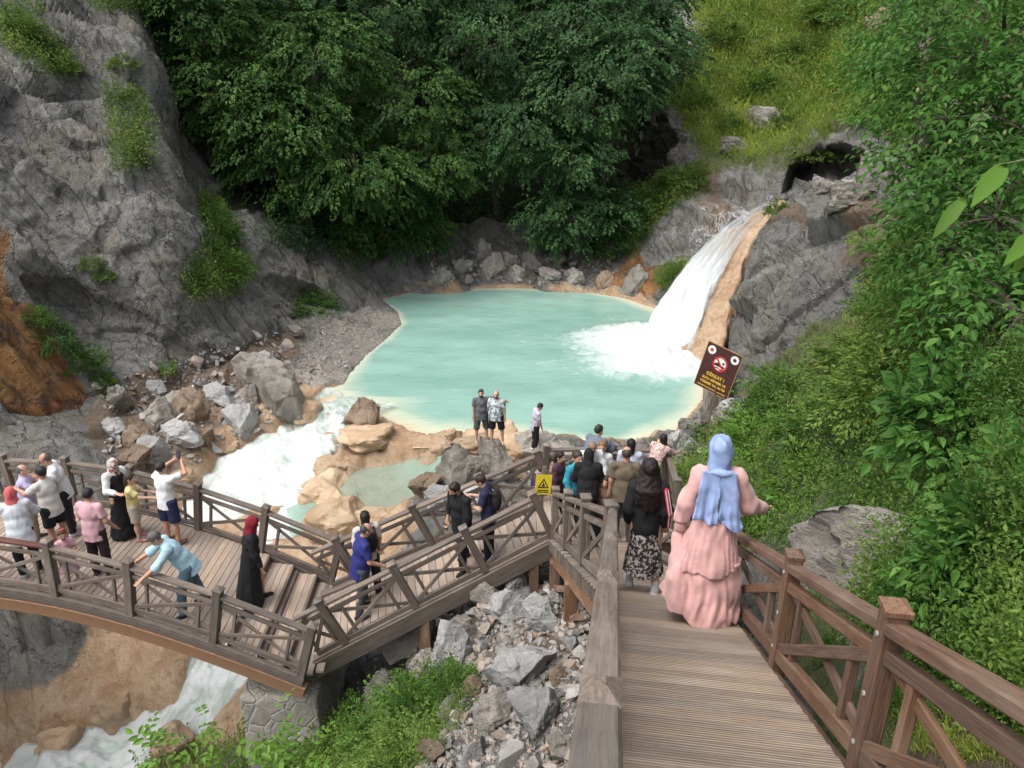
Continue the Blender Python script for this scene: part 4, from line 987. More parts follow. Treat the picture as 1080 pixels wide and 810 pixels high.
def leaf_geo(C, D, N, L, W, fold=.25, long=False):
    """C base points, D tip directions, N upper normals -> folded leaf blades"""
    D = unit(D); S = unit(np.cross(D, N)); N = np.cross(S, D); L = np.asarray(L)[:, None]; W = np.asarray(W)[:, None]; n = len(C)
    if not long:
        a = C; t = C+D*L-N*L*.12; m = .45
        l = C+D*L*m+S*W*.5+N*W*fold; r = C+D*L*m-S*W*.5+N*W*fold
        V = np.stack([a, l, t, r], 1).reshape(-1, 3); b = np.arange(n)[:, None]*4
        F = np.concatenate([b+np.array([0, 3, 2]), b+np.array([0, 2, 1])]); return V, F, 4
    P = []
    for (t, w) in ((0, 0), (.22, .36), (.5, .5), (.78, .3)):
        c = C+D*L*t-N*L*.16*t*t; P += [c, c+S*W*w+N*W*fold*(w*2), c-S*W*w+N*W*fold*(w*2)]
    P.append(C+D*L-N*L*.18); V = np.stack(P, 1).reshape(-1, 3); b = np.arange(n)[:, None]*13; f = []
    for k in range(3):
        i = k*3; j = i+3; f += [[i, j, j+1], [i, j+1, i+1], [i, i+2, j+2], [i, j+2, j]]
    f += [[9, 12, 10], [9, 11, 12]]
    F = np.concatenate([b+np.array(q) for q in f]); return V, F, 13
def rand_dirs(n, r):
    v = r.normal(size=(n, 3)); return unit(v)
def sprays(P, OUT, r, nleaf=36, Ls=.9, leaf=.2, droop=.35, aspect=.55):
    """flat leafy twig fans at points P growing along OUT"""
    n = len(P); D = unit(OUT+np.array([0, 0, -1])*droop+r.normal(size=(n, 3))*.25); up = np.array([0, 0, 1.0])+r.normal(size=(n, 3))*.28
    S = unit(np.cross(D, up)); N = np.cross(S, D)
    t = r.random((n, nleaf))**.8; sgn = r.choice([-1, 1], (n, nleaf)); off = r.random((n, nleaf))*.42*(1.05-t)+.02
    Lk = Ls*r.uniform(.6, 1.3, n)[:, None]
    C = P[:, None]+D[:, None]*(t*Lk)[..., None]+S[:, None]*(sgn*off*Lk)[..., None]-np.array([0, 0, 1])*((t**2)*Lk*.25)[..., None]+N[:, None]*(r.normal(size=(n, nleaf))*.035*Lk)[..., None]
    ang = r.uniform(.25, 1.1, (n, nleaf))*sgn
    LD = D[:, None]*np.cos(ang)[..., None]+S[:, None]*np.sin(ang)[..., None]-np.array([0, 0, .25])
    NN = N[:, None]+r.normal(size=(n, nleaf, 3))*.30
    m = n*nleaf; ll = leaf*r.uniform(.6, 1.25, m)
    lv = np.clip(np.repeat(r.normal(.5, .17, n), nleaf)+r.normal(0, .14, m), 0, 1)
    return C.reshape(-1, 3), LD.reshape(-1, 3), NN.reshape(-1, 3), ll, ll*aspect, lv
def build_leaves(name, parts, mat, parent=None, kind=None, long=False, fold=.25):
    C, D, N, L, W, lv = [np.concatenate(x) for x in zip(*parts)]
    V, F, k = leaf_geo(C, D, N, L, W, fold, long)
    o = mesh_np(name, V, F, mat, parent, False, {'lv': np.repeat(lv, k)})
    if kind: tag(o, kind=kind)
    return o
def tubes(name, segs, mat, parent=None, n=7):
    """tapered limbs; each seg is a list of (point, radius)"""
    V, F = [], []
    for sg in segs:
        P = np.array([p for p, _ in sg], float); rad = [q for _, q in sg]; b = len(V)
        for i, p in enumerate(P):
            d = nrm(P[min(i+1, len(P)-1)]-P[max(i-1, 0)]); x = nrm(np.cross(d, (.3, .9, .2))); y = np.cross(d, x)
            for k in range(n):
                a = 2*math.pi*k/n; V.append(p+(x*math.cos(a)+y*math.sin(a))*rad[i])
        for i in range(len(P)-1):
            for k in range(n):
                j = (k+1) % n; F.append((b+i*n+k, b+i*n+j, b+(i+1)*n+j, b+(i+1)*n+k))
        F.append(tuple(b+(len(P)-1)*n+k for k in range(n)))
    return mesh_np(name, V, F, mat, parent, True)
def limb(a, b, r0, r1, sag=.1, n=6, rs=None):
    a, b = np.array(a, float), np.array(b, float); L_ = np.linalg.norm(b-a); rs = rs or np.random.default_rng(1); w = rs.normal(size=3)*.06*L_
    return [(a+(b-a)*t+w*math.sin(math.pi*t)+np.array([0, 0, sag*L_*math.sin(math.pi*t)]), r0+(r1-r0)*t) for t in np.linspace(0, 1, n)]
def tree(label, base, blobs, mat, seed, ns=700, nleaf=38, leaf=.2, Ls=1.0, trunk=.22, group='trees over the far bank', droop=.35):
    r = np.random.default_rng(seed); base = np.array(base, float)
    root = empty('broadleaf_tree', base); tag(root, label, 'tree', group); base0 = base; parts = []; segs = []
    vol = [b[1]**2 for b in blobs]
    mid = np.mean([b[0] for b in blobs], 0); fork = base+(mid-base)*.45+np.array([0, 0, .5])
    segs.append(limb(base-(0, 0, .8), fork, trunk, trunk*.7, .04, 8, r))
    for (c, rad), v in zip(blobs, vol):
        c = np.array(c, float); n = int(ns*v/sum(vol))
        segs.append(limb(fork, c, trunk*.6, trunk*.2, .08, 7, r))
        d = rand_dirs(n, r); d[:, 2] = d[:, 2]*.85+.08; rr = r.uniform(.35, 1.0, n)**.5
        lump = 1+.28*vnoise(d*2.2+seed, seed)
        p = c+d*(rad*rr*lump)[:, None]*np.array([1, 1, .78])
        for k in range(6):
            q = p[r.integers(len(p))]; segs.append(limb(c, q, trunk*.18, .012, .05, 5, r))
        out = d.copy(); out[:, 2] *= .35
        parts.append(sprays(p, out, r, nleaf, Ls, leaf, droop))
    parts = [(C-base0, D, N, L, W, lv) for C, D, N, L, W, lv in parts]
    build_leaves('crown', parts, mat, root)
    tubes('trunk', [[(p-base0, q) for p, q in s] for s in segs], M_BARK, root)
    return root
def back_trees():
    T = [('dark broadleaf tree hanging over the grey cliff at the upper left', (225, 175, 41), [((215, 20, 37), 3.0), ((250, 100, 37.5), 2.9), ((180, -30, 37), 3.0)], L_TREE),
         ('bright tipped broadleaf tree reaching lowest over the left of the pool', (330, 240, 42.5), [((300, 130, 37.5), 3.2), ((285, 185, 38), 2.0), ((375, 180, 38), 2.4), ((330, 60, 38), 3.2)], L_TREE),
         ('tall dark broadleaf tree behind the bright tipped one', (330, 200, 46), [((320, -20, 41), 3.8), ((400, 10, 42), 3.6)], L_TREE2),
         ('dark broadleaf tree leaning over the left middle of the far bank', (430, 240, 45.5), [((430, 110, 41), 3.4), ((460, 170, 41), 2.4), ((410, 190, 40), 1.8)], L_TREE),
         ('dense blue green tree in the centre of the far bank', (520, 240, 47.5), [((520, 60, 43), 3.6), ((545, 140, 42), 2.9), ((490, -20, 44), 3.6)], L_TREE2),
         ('broad layered tree over the right of the pool', (640, 230, 46.5), [((620, 100, 42), 3.4), ((665, 60, 42.5), 3.1), ((600, 40, 43), 3.2), ((600, 165, 42), 1.9)], L_TREE2),
         ('upper right tree of the far bank standing against the grass slope', (690, 130, 49), [((660, -10, 45), 3.4), ((600, -40, 46), 3.6), ((690, 40, 45), 1.6)], L_TREE2),
         ('topmost dark tree behind the centre of the far bank', (560, 130, 54), [((540, -50, 49), 4.0), ((440, -60, 49), 4.0)], L_TREE),
         ('low drooping bush tree beside the far rock pile', (610, 268, 44.5), [((590, 225, 42.8), 2.0), ((640, 215, 43), 1.5)], L_TREE2),
         ('low dark bush tree in the shade left of the far rock pile', (400, 268, 43.5), [((370, 235, 41.5), 1.7), ((430, 235, 42.8), 1.7)], L_TREE)]
    for i, (lab, b, bl, m) in enumerate(T):
        h = pick(b[0], b[1], ('cliff',)); base = h[0] if h else U(*b)
        tree(lab, base, [(U(*c), rd) for c, rd in bl], m, 100+i, ns=290*sum(x[1]**2 for x in bl)/9, nleaf=40, leaf=.225, Ls=1.2)
back_trees()

# ---- shrubs: a few models, copied
def shrub_mesh(seed, n=90, nleaf=16, leaf=.06, Ls=.34, mat=None, flat=.75, stems=9, long=False):
    r = np.random.default_rng(seed); d = rand_dirs(n, r); d[:, 2] = np.abs(d[:, 2]); p = d*(r.uniform(.25, 1, n)**.6*(.5*(1+.3*vnoise(d*2.5+seed, seed))))[:, None]*np.array([1, 1, flat*1.2])
    out = d.copy(); out[:, 2] = out[:, 2]*.6+.15
    C = sprays(p, out, r, nleaf, Ls, leaf, .15, .5)
    V, F, k = leaf_geo(C[0], C[1], C[2], C[3], C[4], .22, long)
    me = mesh_np('foliage', V, F, mat, None, False, {'lv': np.repeat(C[5], k)}); fo = me.data; COL.objects.unlink(me); bpy.data.objects.remove(me)
    sg = [limb((0, 0, -.25), p[r.integers(n)]*.9, .012, .004, .1, 5, r) for _ in range(stems)]
    me = tubes('stem', sg, M_STEM, None, 5); st = me.data; COL.objects.unlink(me); bpy.data.objects.remove(me)
    return fo, st
SH = {}
for key, m, kw in (('fine', L_BUSH, dict(n=230, nleaf=26, leaf=.05, Ls=.26)), ('broad', L_NEAR, dict(n=120, nleaf=13, leaf=.135, Ls=.36, long=True)), ('lime', L_LIME, dict(n=60, nleaf=12, leaf=.11, Ls=.34)),
                  ('dark', L_TREE, dict(n=190, nleaf=24, leaf=.055, Ls=.3)), ('weed', L_WEED, dict(n=230, nleaf=24, leaf=.055, Ls=.26))):
    SH[key] = [shrub_mesh(40+3*i+len(key), mat=m, **kw) for i in range(3)]
def shrub(u, v, wpx, hpx, key, label, group, names=('hillside', 'ground'), hit=None, name='shrub'):
    h = hit or pick(u, v, names)
    if h is None: return
    p = h[0]; d = p[1]*CT-p[2]*ST; W = wpx*d/FPX; H = hpx*d/FPX
    root = empty(name, p-np.array([0, 0, .04]), random.uniform(0, 6.28)); root.scale = (W, W*random.uniform(.8, 1.05), H*1.5); tag(root, label, 'shrub', group)
    fo, st = SH[key][random.randrange(3)]
    link(bpy.data.objects.new('foliage', fo), root); link(bpy.data.objects.new('stem', st), root); return root
GS = 'shrubs and weeds on the bank right of the stairs'
for a in [(875, 470, 110, 70, 'fine', 'fine leaved green shrub between the blue headscarf and the great boulder', GS), (945, 430, 130, 80, 'weed', 'broad feathery shrub in the middle of the right bank', GS), (905, 395, 90, 60, 'weed', 'yellowish feathery shrub above the fine leaved one', GS),
          (985, 380, 120, 90, 'weed', 'tall feathery shrub on the upper right bank', GS), (1010, 465, 120, 90, 'broad', 'broad leaved shrub above the pale boulder at the right', GS), (850, 520, 80, 60, 'lime', 'bright leaved shrub beside the pink sleeve', GS),
          (800, 480, 80, 50, 'lime', 'bright leaved shrub just right of the blue headscarf', GS), (830, 430, 80, 60, 'fine', 'fine leaved shrub right of the sign rocks', GS), (800, 455, 60, 40, 'fine', 'low fine leaved shrub right of the headscarf', GS),
          (715, 520, 60, 34, 'fine', 'low green shrub behind the striped sleeve', GS), (740, 510, 60, 30, 'weed', 'low weedy shrub left of the pink shoulder', GS), (700, 540, 50, 26, 'lime', 'bright weed under the lower right railing', GS),
          (1045, 610, 110, 130, 'broad', 'near broad leaved shrub right of the great boulder', GS), (1075, 540, 90, 100, 'broad', 'broad leaved shrub at the right edge of the view', GS), (975, 655, 70, 90, 'broad', 'young broad leaved plant in front of the great boulder', GS),
          (940, 650, 44, 50, 'lime', 'bright young plant by the right railing post', GS), (1060, 690, 70, 60, 'broad', 'broad leaved plant behind the near handrail', GS), (905, 600, 40, 30, 'fine', 'small plant at the foot of the great boulder', GS), (1020, 740, 60, 50, 'fine', 'low green plant under the near handrail', GS),
          (960, 740, 50, 50, 'fine', 'green plant seen through the near railing', GS), (880, 690, 34, 40, 'fine', 'green plant seen through the second railing bay', GS), (850, 640, 30, 30, 'fine', 'small plant behind the middle railing post', GS),
          (955, 300, 70, 60, 'weed', 'feathery shrub above the rock outcrop', GS), (915, 255, 30, 20, 'lime', 'pale bright plant on the outcrop edge', GS), (960, 335, 90, 60, 'fine', 'fine leaved shrub under the near tree', GS),
          (1000, 560, 50, 50, 'broad', 'broad leaved plant on top of the great boulder', GS)]:
    shrub(*a, names=('hillside', 'ground', 'rock_outcrop'))
GB = 'bushes on the bank below the bridge'
for a in [(440, 770, 90, 80, 'fine', 'big green bush between the pier and the rubble', GB), (480, 735, 60, 50, 'fine', 'green bush growing up against the pale slab', GB), (400, 790, 70, 60, 'fine', 'green bush at the bottom centre', GB), (430, 805, 90, 50, 'weed', 'yellowish bush at the bottom edge', GB),
          (350, 800, 70, 44, 'weed', 'low weed patch below the pier', GB), (375, 760, 36, 40, 'fine', 'small bush in the dark beside the pier', GB), (460, 745, 40, 60, 'fine', 'upright bush before the slabs', GB), (320, 806, 60, 40, 'lime', 'bright weeds at the foot of the pier', GB)]:
    shrub(*a, names=('ground',))
GC = 'plants rooted in the left cliff'
for a in [(228, 250, 44, 40, 'fine', 'upper half of the green strip of plants down the cliff', GC), (240, 290, 40, 40, 'fine', 'lower end of the green strip of plants down the cliff', GC), (222, 225, 26, 30, 'weed', 'topmost plant of the green strip on the cliff', GC), (60, 365, 40, 40, 'dark', 'dark green bush over the orange stained rock', GC), (40, 340, 26, 24, 'fine', 'green bush at the top of the orange rock', GC), (85, 385, 40, 30, 'fine', 'green bush between orange and grey rock', GC),
          (108, 405, 26, 20, 'fine', 'green plant at the cliff foot above the shore stones', GC), (175, 390, 20, 16, 'lime', 'bright plant at the foot of the grey slab', GC), (95, 280, 24, 14, 'weed', 'small yellow green plant on the bare cliff', GC), (110, 292, 20, 12, 'weed', 'lowest small plant on the bare cliff', GC), (70, 75, 28, 16, 'weed', 'yellow green plant on the upper left cliff', GC), (20, 35, 40, 26, 'weed', 'yellow green plants at the top left corner', GC), (30, 12, 30, 20, 'lime', 'bright plant at the very top left', GC),
          (325, 325, 50, 18, 'dark', 'dark plants at the cliff foot by the gravel beach', GC), (215, 300, 30, 26, 'weed', 'yellowish plants left of the green strip', GC), (130, 70, 26, 16, 'weed', 'small plant high on the cliff rib', GC)]:
    shrub(*a, names=('cliff',), name='cliff_plant')
GF = 'plants around the waterfall'
for a in [(712, 300, 30, 30, 'weed', 'green tuft on the rock left of the waterfall', GF), (660, 240, 50, 44, 'dark', 'dark green bush right of the drooping tree', GF), (690, 215, 50, 30, 'weed', 'green plants over the wet rock', GF), (720, 190, 50, 20, 'weed', 'yellow green plants below the grass slope', GF), (640, 265, 40, 30, 'dark', 'dark bush by the far right water line', GF), (820, 225, 24, 20, 'weed', 'tuft of weeds at the head of the waterfall', GF), (860, 165, 40, 20, 'weed', 'grassy tuft over the dark hollow', GF)]:
    shrub(*a, names=('cliff', 'rock_outcrop'), name='cliff_plant')

# ---- ground cover nobody could count
def cover(name, polys, n, names, seed, mat, leaf, blade=False, hgt=.15, aspect=.5, patch=0):
    P, N = px_scatter(polys, n, names, seed); r = np.random.default_rng(seed)
    if patch: kp = vnoise(P*patch, seed)+.6*vnoise(P*patch*2.3, seed+1) > -.28; P, N = P[kp], N[kp]
    k = 5 if blade else 9; d = P[:, 1]*CT-P[:, 2]*ST
    m = len(P)*k; C = np.repeat(P, k, 0)+r.normal(size=(m, 3))*np.repeat(d*.0055, k)[:, None]; NN = np.repeat(N, k, 0)
    NN[np.einsum('ij,ij->i', NN, -C) < 0] *= -1
    up = NN*.35+np.array([0, 0, .8])
    if blade:
        D = unit(up+r.normal(size=(m, 3))*.45); L = np.repeat(np.clip(d*leaf, .06, .7), k)*r.uniform(.5, 1.2, m); W = L*.11; Nn = rand_dirs(m, r)
        D[:, 2] -= .15
    else:
        C = C+up*np.abs(r.normal(size=(m, 1)))*hgt; D = unit(rand_dirs(m, r)+NN*.5); L = np.repeat(np.clip(d*leaf, .035, .22), k)*r.uniform(.5, 1.3, m); W = L*aspect; Nn = up+r.normal(size=(m, 3))*.5
    lv = np.clip(np.repeat(.5+.55*vnoise(P*1.1, seed)+r.normal(0, .08, len(P)), k)+r.normal(0, .12, m), 0, 1)
    return build_leaves(name, [(C, D, Nn, L, W, lv)], mat, None, 'stuff')
cover('slope_grass', [[(725, -10), (960, -10), (1000, 60), (960, 150), (905, 120), (860, 150), (795, 172), (740, 160), (705, 110), (735, 60)]], 9000, ('cliff',), 21, L_GRASS, .0085, True)
cover('slope_weeds', [[(730, 0), (1080, 0), (1080, 200), (960, 180), (930, 130), (850, 130), (740, 100)]], 2600, ('cliff',), 22, L_WEED, .0048, False, .3)
RB = [[(700, 540), (690, 490), (765, 450), (825, 415), (895, 355), (935, 280), (975, 200), (1080, 150), (1080, 810), (930, 700), (820, 590)]]
cover('bank_undergrowth', RB, 8000, ('hillside', 'rock_outcrop'), 23, L_BUSH, .0055, False, .22, .5, .75)
cover('bank_weeds', RB, 8000, ('hillside', 'rock_outcrop'), 24, L_WEED, .0042, False, .28, .5, .6)
cover('bank_undergrowth', [[(1085, 150), (1500, 150), (1600, 1050), (1085, 815)]], 4200, ('hillside', 'cliff'), 29, L_BUSH, .0065, False, .25, .5, .75)
cover('bank_grass', [[(880, 430), (850, 410), (930, 280), (970, 200), (1000, 330), (940, 460)], [(690, 550), (700, 490), (800, 440), (830, 560)], [(900, 640), (1080, 620), (1080, 810), (930, 790)]], 3600, ('hillside', 'rock_outcrop'), 25, L_GRASS, .010, True)
cover('lower_weeds', [[(160, 800), (320, 775), (400, 740), (470, 700), (505, 735), (450, 820), (160, 830)]], 1500, ('ground',), 26, L_WEED, .0045, False, .2)
cover('cliff_grass', [[(0, 10), (50, 30), (85, 75), (50, 85), (0, 50)], [(205, 195), (240, 230), (268, 290), (245, 312), (195, 318), (190, 290), (215, 250)], [(640, 250), (690, 190), (740, 172), (745, 190), (665, 265)], [(695, 300), (720, 270), (730, 290)], [(110, 90), (150, 95), (165, 170), (125, 185)], [(90, 0), (175, 0), (170, 18), (95, 14)], [(300, 325), (350, 308), (358, 320)]], 2600, ('cliff',), 27, L_WEED, .0040, False, .18)
GS2 = 'shrubs on the grass slope'
for i, (u, v, w, lab) in enumerate([(760, 40, 40, 'feathery bush high on the left of the grass slope'), (800, 90, 36, 'bush in the middle of the grass slope'), (850, 60, 50, 'broad bush on the upper grass slope'), (900, 90, 60, 'bush above the dark hollow'), (880, 20, 60, 'bush at the top of the grass slope'), (735, 110, 34, 'bush at the left edge of the grass slope'), (770, 135, 30, 'low bush under the grass slope'), (925, 130, 50, 'bush right above the dark hollow'), (830, 130, 30, 'small bush left above the dark hollow'), (950, 70, 60, 'bush beside the sapling on the grass slope')]):
    shrub(u, v, w, w*.6, ('weed', 'fine', 'weed', 'lime')[i % 4], lab, GS2, names=('cliff',))
cover('far_understorey', [[(260, 250), (420, 200), (660, 200), (690, 250), (640, 275), (470, 262), (330, 275)]], 1500, ('cliff',), 28, L_TREE2, .0052, False, .5)

# ---- the near shrub trees with feather leaves at the right edge
def fronds(P, OUT, r, leaf=.085, pairs=2, Lf=.26):
    n = len(P); D = unit(OUT+r.normal(size=(n, 3))*.35+np.array([0, 0, -.25])); S = unit(np.cross(D, np.array([0, 0, 1.0])+r.normal(size=(n, 3))*.25)); N = np.cross(S, D)
    out = []
    for k in range(pairs+1):
        t = (k+.7)/(pairs+.7)
        base = P+D*(Lf*t)-np.array([0, 0, 1])*(Lf*.35*t*t)
        if k == pairs: out.append((base, D-np.array([0, 0, .45]), N+r.normal(size=(n, 3))*.2))
        else:
            for s in (-1, 1): out.append((base, D*.55+S*s*.95-np.array([0, 0, .2]), N+r.normal(size=(n, 3))*.2))
    lv = np.clip(r.normal(.5, .2, n), 0, 1); k = len(out)
    C = np.concatenate([o[0] for o in out]); Dd = np.concatenate([o[1] for o in out]); Nn = np.concatenate([o[2] for o in out])
    L = leaf*np.tile(r.uniform(.75, 1.3, n), k)*r.uniform(.85, 1.15, n*k)
    return C, Dd, Nn, L, L*.50, np.tile(lv, k)
def near_tree(label, base, blobs, seed, dens, leaf):
    r = np.random.default_rng(seed); base = np.array(base, float); root = empty('feather_leaved_tree', base); tag(root, label, 'tree', 'feather leaved trees at the right edge'); parts, segs = [], []
    mid = np.mean([b[0] for b in blobs], 0); fork = base+(mid-base)*.4
    segs.append(limb(base-(0, 0, .5), fork, .09, .06, .05, 7, r))
    for c, rad in blobs:
        n = int(dens*rad*rad); segs.append(limb(fork, c, .05, .015, .1, 7, r)); d = rand_dirs(n, r); p = c+d*(rad*r.uniform(.3, 1, n)**.5*(1+.3*vnoise(d*2+seed, seed)))[:, None]
        for q in p[:14]: segs.append(limb(c, q, .012, .004, .06, 5, r))
        o = d.copy(); o[:, 2] *= .4; parts.append(fronds(p-base, o, r, leaf, 2, leaf*2.9))
    build_leaves('crown', parts, L_NEAR, root, None, True); tubes('trunk', [[(p-base, q) for p, q in s] for s in segs], M_BARK, root)
    pod = []; pr = np.random.default_rng(seed+5)
    for c, rad in blobs[:2]:
        for _ in range(7):
            d = rand_dirs(1, pr)[0]; q = c+d*rad*.95-base; pod.append([(q, .006), (q-(0, 0, .02), .018), (q-(0, 0, .045), .022), (q-(0, 0, .06), .004)])
    tubes('seed_pod', pod, mat_plain('pale_pods', (.30, .36, .12), .5, .2), root, 8)['kind'] = 'stuff'
    return root
def hb(u, v): 
    h = pick(u, v, ('hillside',)); return h[0] if h else U(u, v, 9)
near_tree('feather leaved tree filling the upper right corner', hb(1078, 200)+np.array([.6, 0, 0]), [(U(1040, 60, 9.0), 1.35), (U(1000, 130, 9.4), 1.0), (U(1085, 140, 8.2), 1.2), (U(1070, -30, 9.0), 1.4)], 301, 330, .092)
near_tree('darker feather leaved tree below the upper right one', hb(1078, 420)+np.array([.5, 0, 0]), [(U(1050, 230, 7.6), .95), (U(1000, 260, 8.4), .75), (U(1085, 330, 6.6), .85), (U(1040, 340, 7.4), .65), (U(1078, 420, 6.2), .6)], 302, 420, .088)
near_tree('light green feather leaved sapling left of the upper right tree', hb(985, 120), [(U(962, 60, 13), 1.0), (U(990, 20, 12.5), 1.0), (U(940, 10, 14.5), 1.0)], 303, 300, .085)
# bright leaves dangling close to the viewer
tw = empty('overhanging_twig', U(1125, 150, 1.7)); tag(tw, 'close bright green twig with long leaves entering from the right edge', 'twig'); o0 = np.array(tw.location)
tw_p = [U(1125, 150, 1.7), U(1085, 168, 1.65), U(1050, 175, 1.62), U(1020, 205, 1.6)]
_g = cast((3.3, 2.3, 20), (0, 0, -1), ('hillside',))[0]
tw_root = [(_g-o0-np.array([0, 0, .3]), .016), (_g-o0+np.array([-.15, -.1, .6]), .013), ((_g-o0)*.45+np.array([0, 0, .75]), .009), ((_g-o0)*.15+np.array([0, 0, .32]), .006), (np.zeros(3), .004)]
tubes('stalk', [tw_root, [(p-o0, .004-.0008*i) for i, p in enumerate(tw_p)], [(p-o0, .003) for p in (U(1125, 230, 1.6), U(1095, 240, 1.58), U(1078, 255, 1.56))]], M_STEM, tw, 6)
lf = [(U(1062, 172, 1.62), U(1030, 208, 1.55), .021), (U(1022, 204, 1.6), U(983, 250, 1.62), .015), (U(1098, 242, 1.58), U(1066, 270, 1.5), .018), (U(1085, 250, 1.57), U(1072, 292, 1.62), .014), (U(1100, 160, 1.66), U(1120, 200, 1.6), .02)]
for a, b, w in lf:
    D = (b-a)[None]; V, F, k = leaf_geo((a-o0)[None], D, np.array([[-.3, -.75, .7]]), [np.linalg.norm(b-a)], [w*2.1], .14, True); mesh_np('leaf', V, F, L_LIME, tw, True, {'lv': np.full(len(V), random.uniform(.3, .8))})
# compound leaved plant at the bottom edge
def bottom_plant():
    r = np.random.default_rng(77); base = U(250, 860, 7.2); root = empty('compound_leaved_plant', base); tag(root, 'bright compound leaved plant at the bottom edge below the rapids', 'plant')
    tips = [(190, 778), (225, 772), (175, 800), (270, 785), (300, 800), (215, 805), (250, 800), (330, 806), (240, 785), (285, 806), (165, 808)]
    P = np.array([U(u, v, 7.0+.5*r.random()) for u, v in tips]); out = P-base; out[:, 2] *= .3
    parts = [fronds(np.repeat(P-base, 5, 0)+r.normal(size=(len(P)*5, 3))*.13, np.repeat(out, 5, 0)+r.normal(size=(len(P)*5, 3))*.3, r, .085, 3, .30)]
    build_leaves('foliage', parts, L_LIME, root, None, True); tubes('stem', [limb((0, 0, -.8), p-base, .014, .005, .05, 6, r) for p in P], M_STEM, root)
bottom_plant()
# ================================================================== PEOPLE
_mc = {}
def cloth(c, kind='plain', c2=None):
    k = (c, kind, c2)
    if k in _mc: return _mc[k]
    t = NT('fabric'); P = t.obj(); n = t.noise(P, 9, 4, .6); w = t.noise(P, 160, 2, .6)
    col = t.mix(t.mr(n, .3, .7), tuple(x*.86 for x in c), tuple(min(1, x*1.1) for x in c))
    if kind == 'spots': col = t.mix(t.mr(t.noise(P, 34, 3, .6), .50, .54), col, c2)
    if kind == 'blooms': col = t.mix(t.mr(t.noise(P, 16, 3, .65), .50, .60), col, c2)
    if kind == 'sheen': t.b.inputs['Sheen Weight'].default_value = .35
    _mc[k] = t.done(col, .6 if kind == 'satin' else .85, t.bump(w, .0015, .6)); return _mc[k]
def skin(c):
    k = ('skin', c)
    if k not in _mc:
        t = NT('skin'); P = t.obj(); col = t.mix(t.mr(t.noise(P, 18, 4, .6), .3, .7), tuple(x*f for x, f in zip(c, (.92, .84, .8))), c)
        t.b.inputs['Subsurface Weight'].default_value = .08; t.b.inputs['Subsurface Radius'].default_value = (.02, .008, .004)
        _mc[k] = t.done(col, .5)
    return _mc[k]
def hairm(c):
    k = ('hair', c)
    if k not in _mc:
        t = NT('hair'); P = t.obj(); n = t.noise(t.mapv(P, (70, 70, 9)), 1, 4, .6)
        _mc[k] = t.done(t.mix(n, tuple(x*.5 for x in c), tuple(x*1.6 for x in c)), .42, t.bump(n, .012, .9))
    return _mc[k]
SKIN = (.50, .29, .20); SKIN2 = (.56, .36, .265); EYE = mat_plain('eye', (.03, .022, .02), .25, .1); LIP = mat_plain('lip', (.36, .14, .12), .5, .1)
RED_SOLE = mat_plain('shoe_leather', (.05, .045, .045), .6, .2)
def rotv(v, ax, deg):
    return np.array(Matrix.Rotation(R(deg), 3, Vector(ax)) @ Vector(v))
DECKS = [o for o in bpy.data.objects if o.name.startswith('walking_boards')]
def _bv(objs):
    V, F, n = [], [], 0
    for o in objs:
        for v in o.data.vertices: V.append(tuple(v.co))
        for p in o.data.polygons: F.append(tuple(i+n for i in p.vertices))
        n = len(V)
    return BVHTree.FromPolygons(V, F)
BV['deck'] = _bv(DECKS)
bpy.context.view_layer.update()
_rk = [o for o in bpy.data.objects if o.name.startswith('boulder')]
def _bvr():
    V, F, n = [], [], 0
    for o in _rk:
        if o.location.y < 19 or o.location.y > 26: continue
        M = np.array(o.matrix_world); co = np.array([v.co[:] for v in o.data.vertices])@M[:3, :3].T+M[:3, 3]
        V += [tuple(c) for c in co]; F += [tuple(i+n for i in p.vertices) for p in o.data.polygons]; n = len(V)
    return BVHTree.FromPolygons(V, F)
BV['rocks'] = _bvr()
def stature(p, vtop):
    """height of something standing at p whose top is seen at picture height vtop"""
    yn = (405-vtop)/FPX; return p[1]*(-ST+yn*CT)/(CT+yn*ST)-p[2]
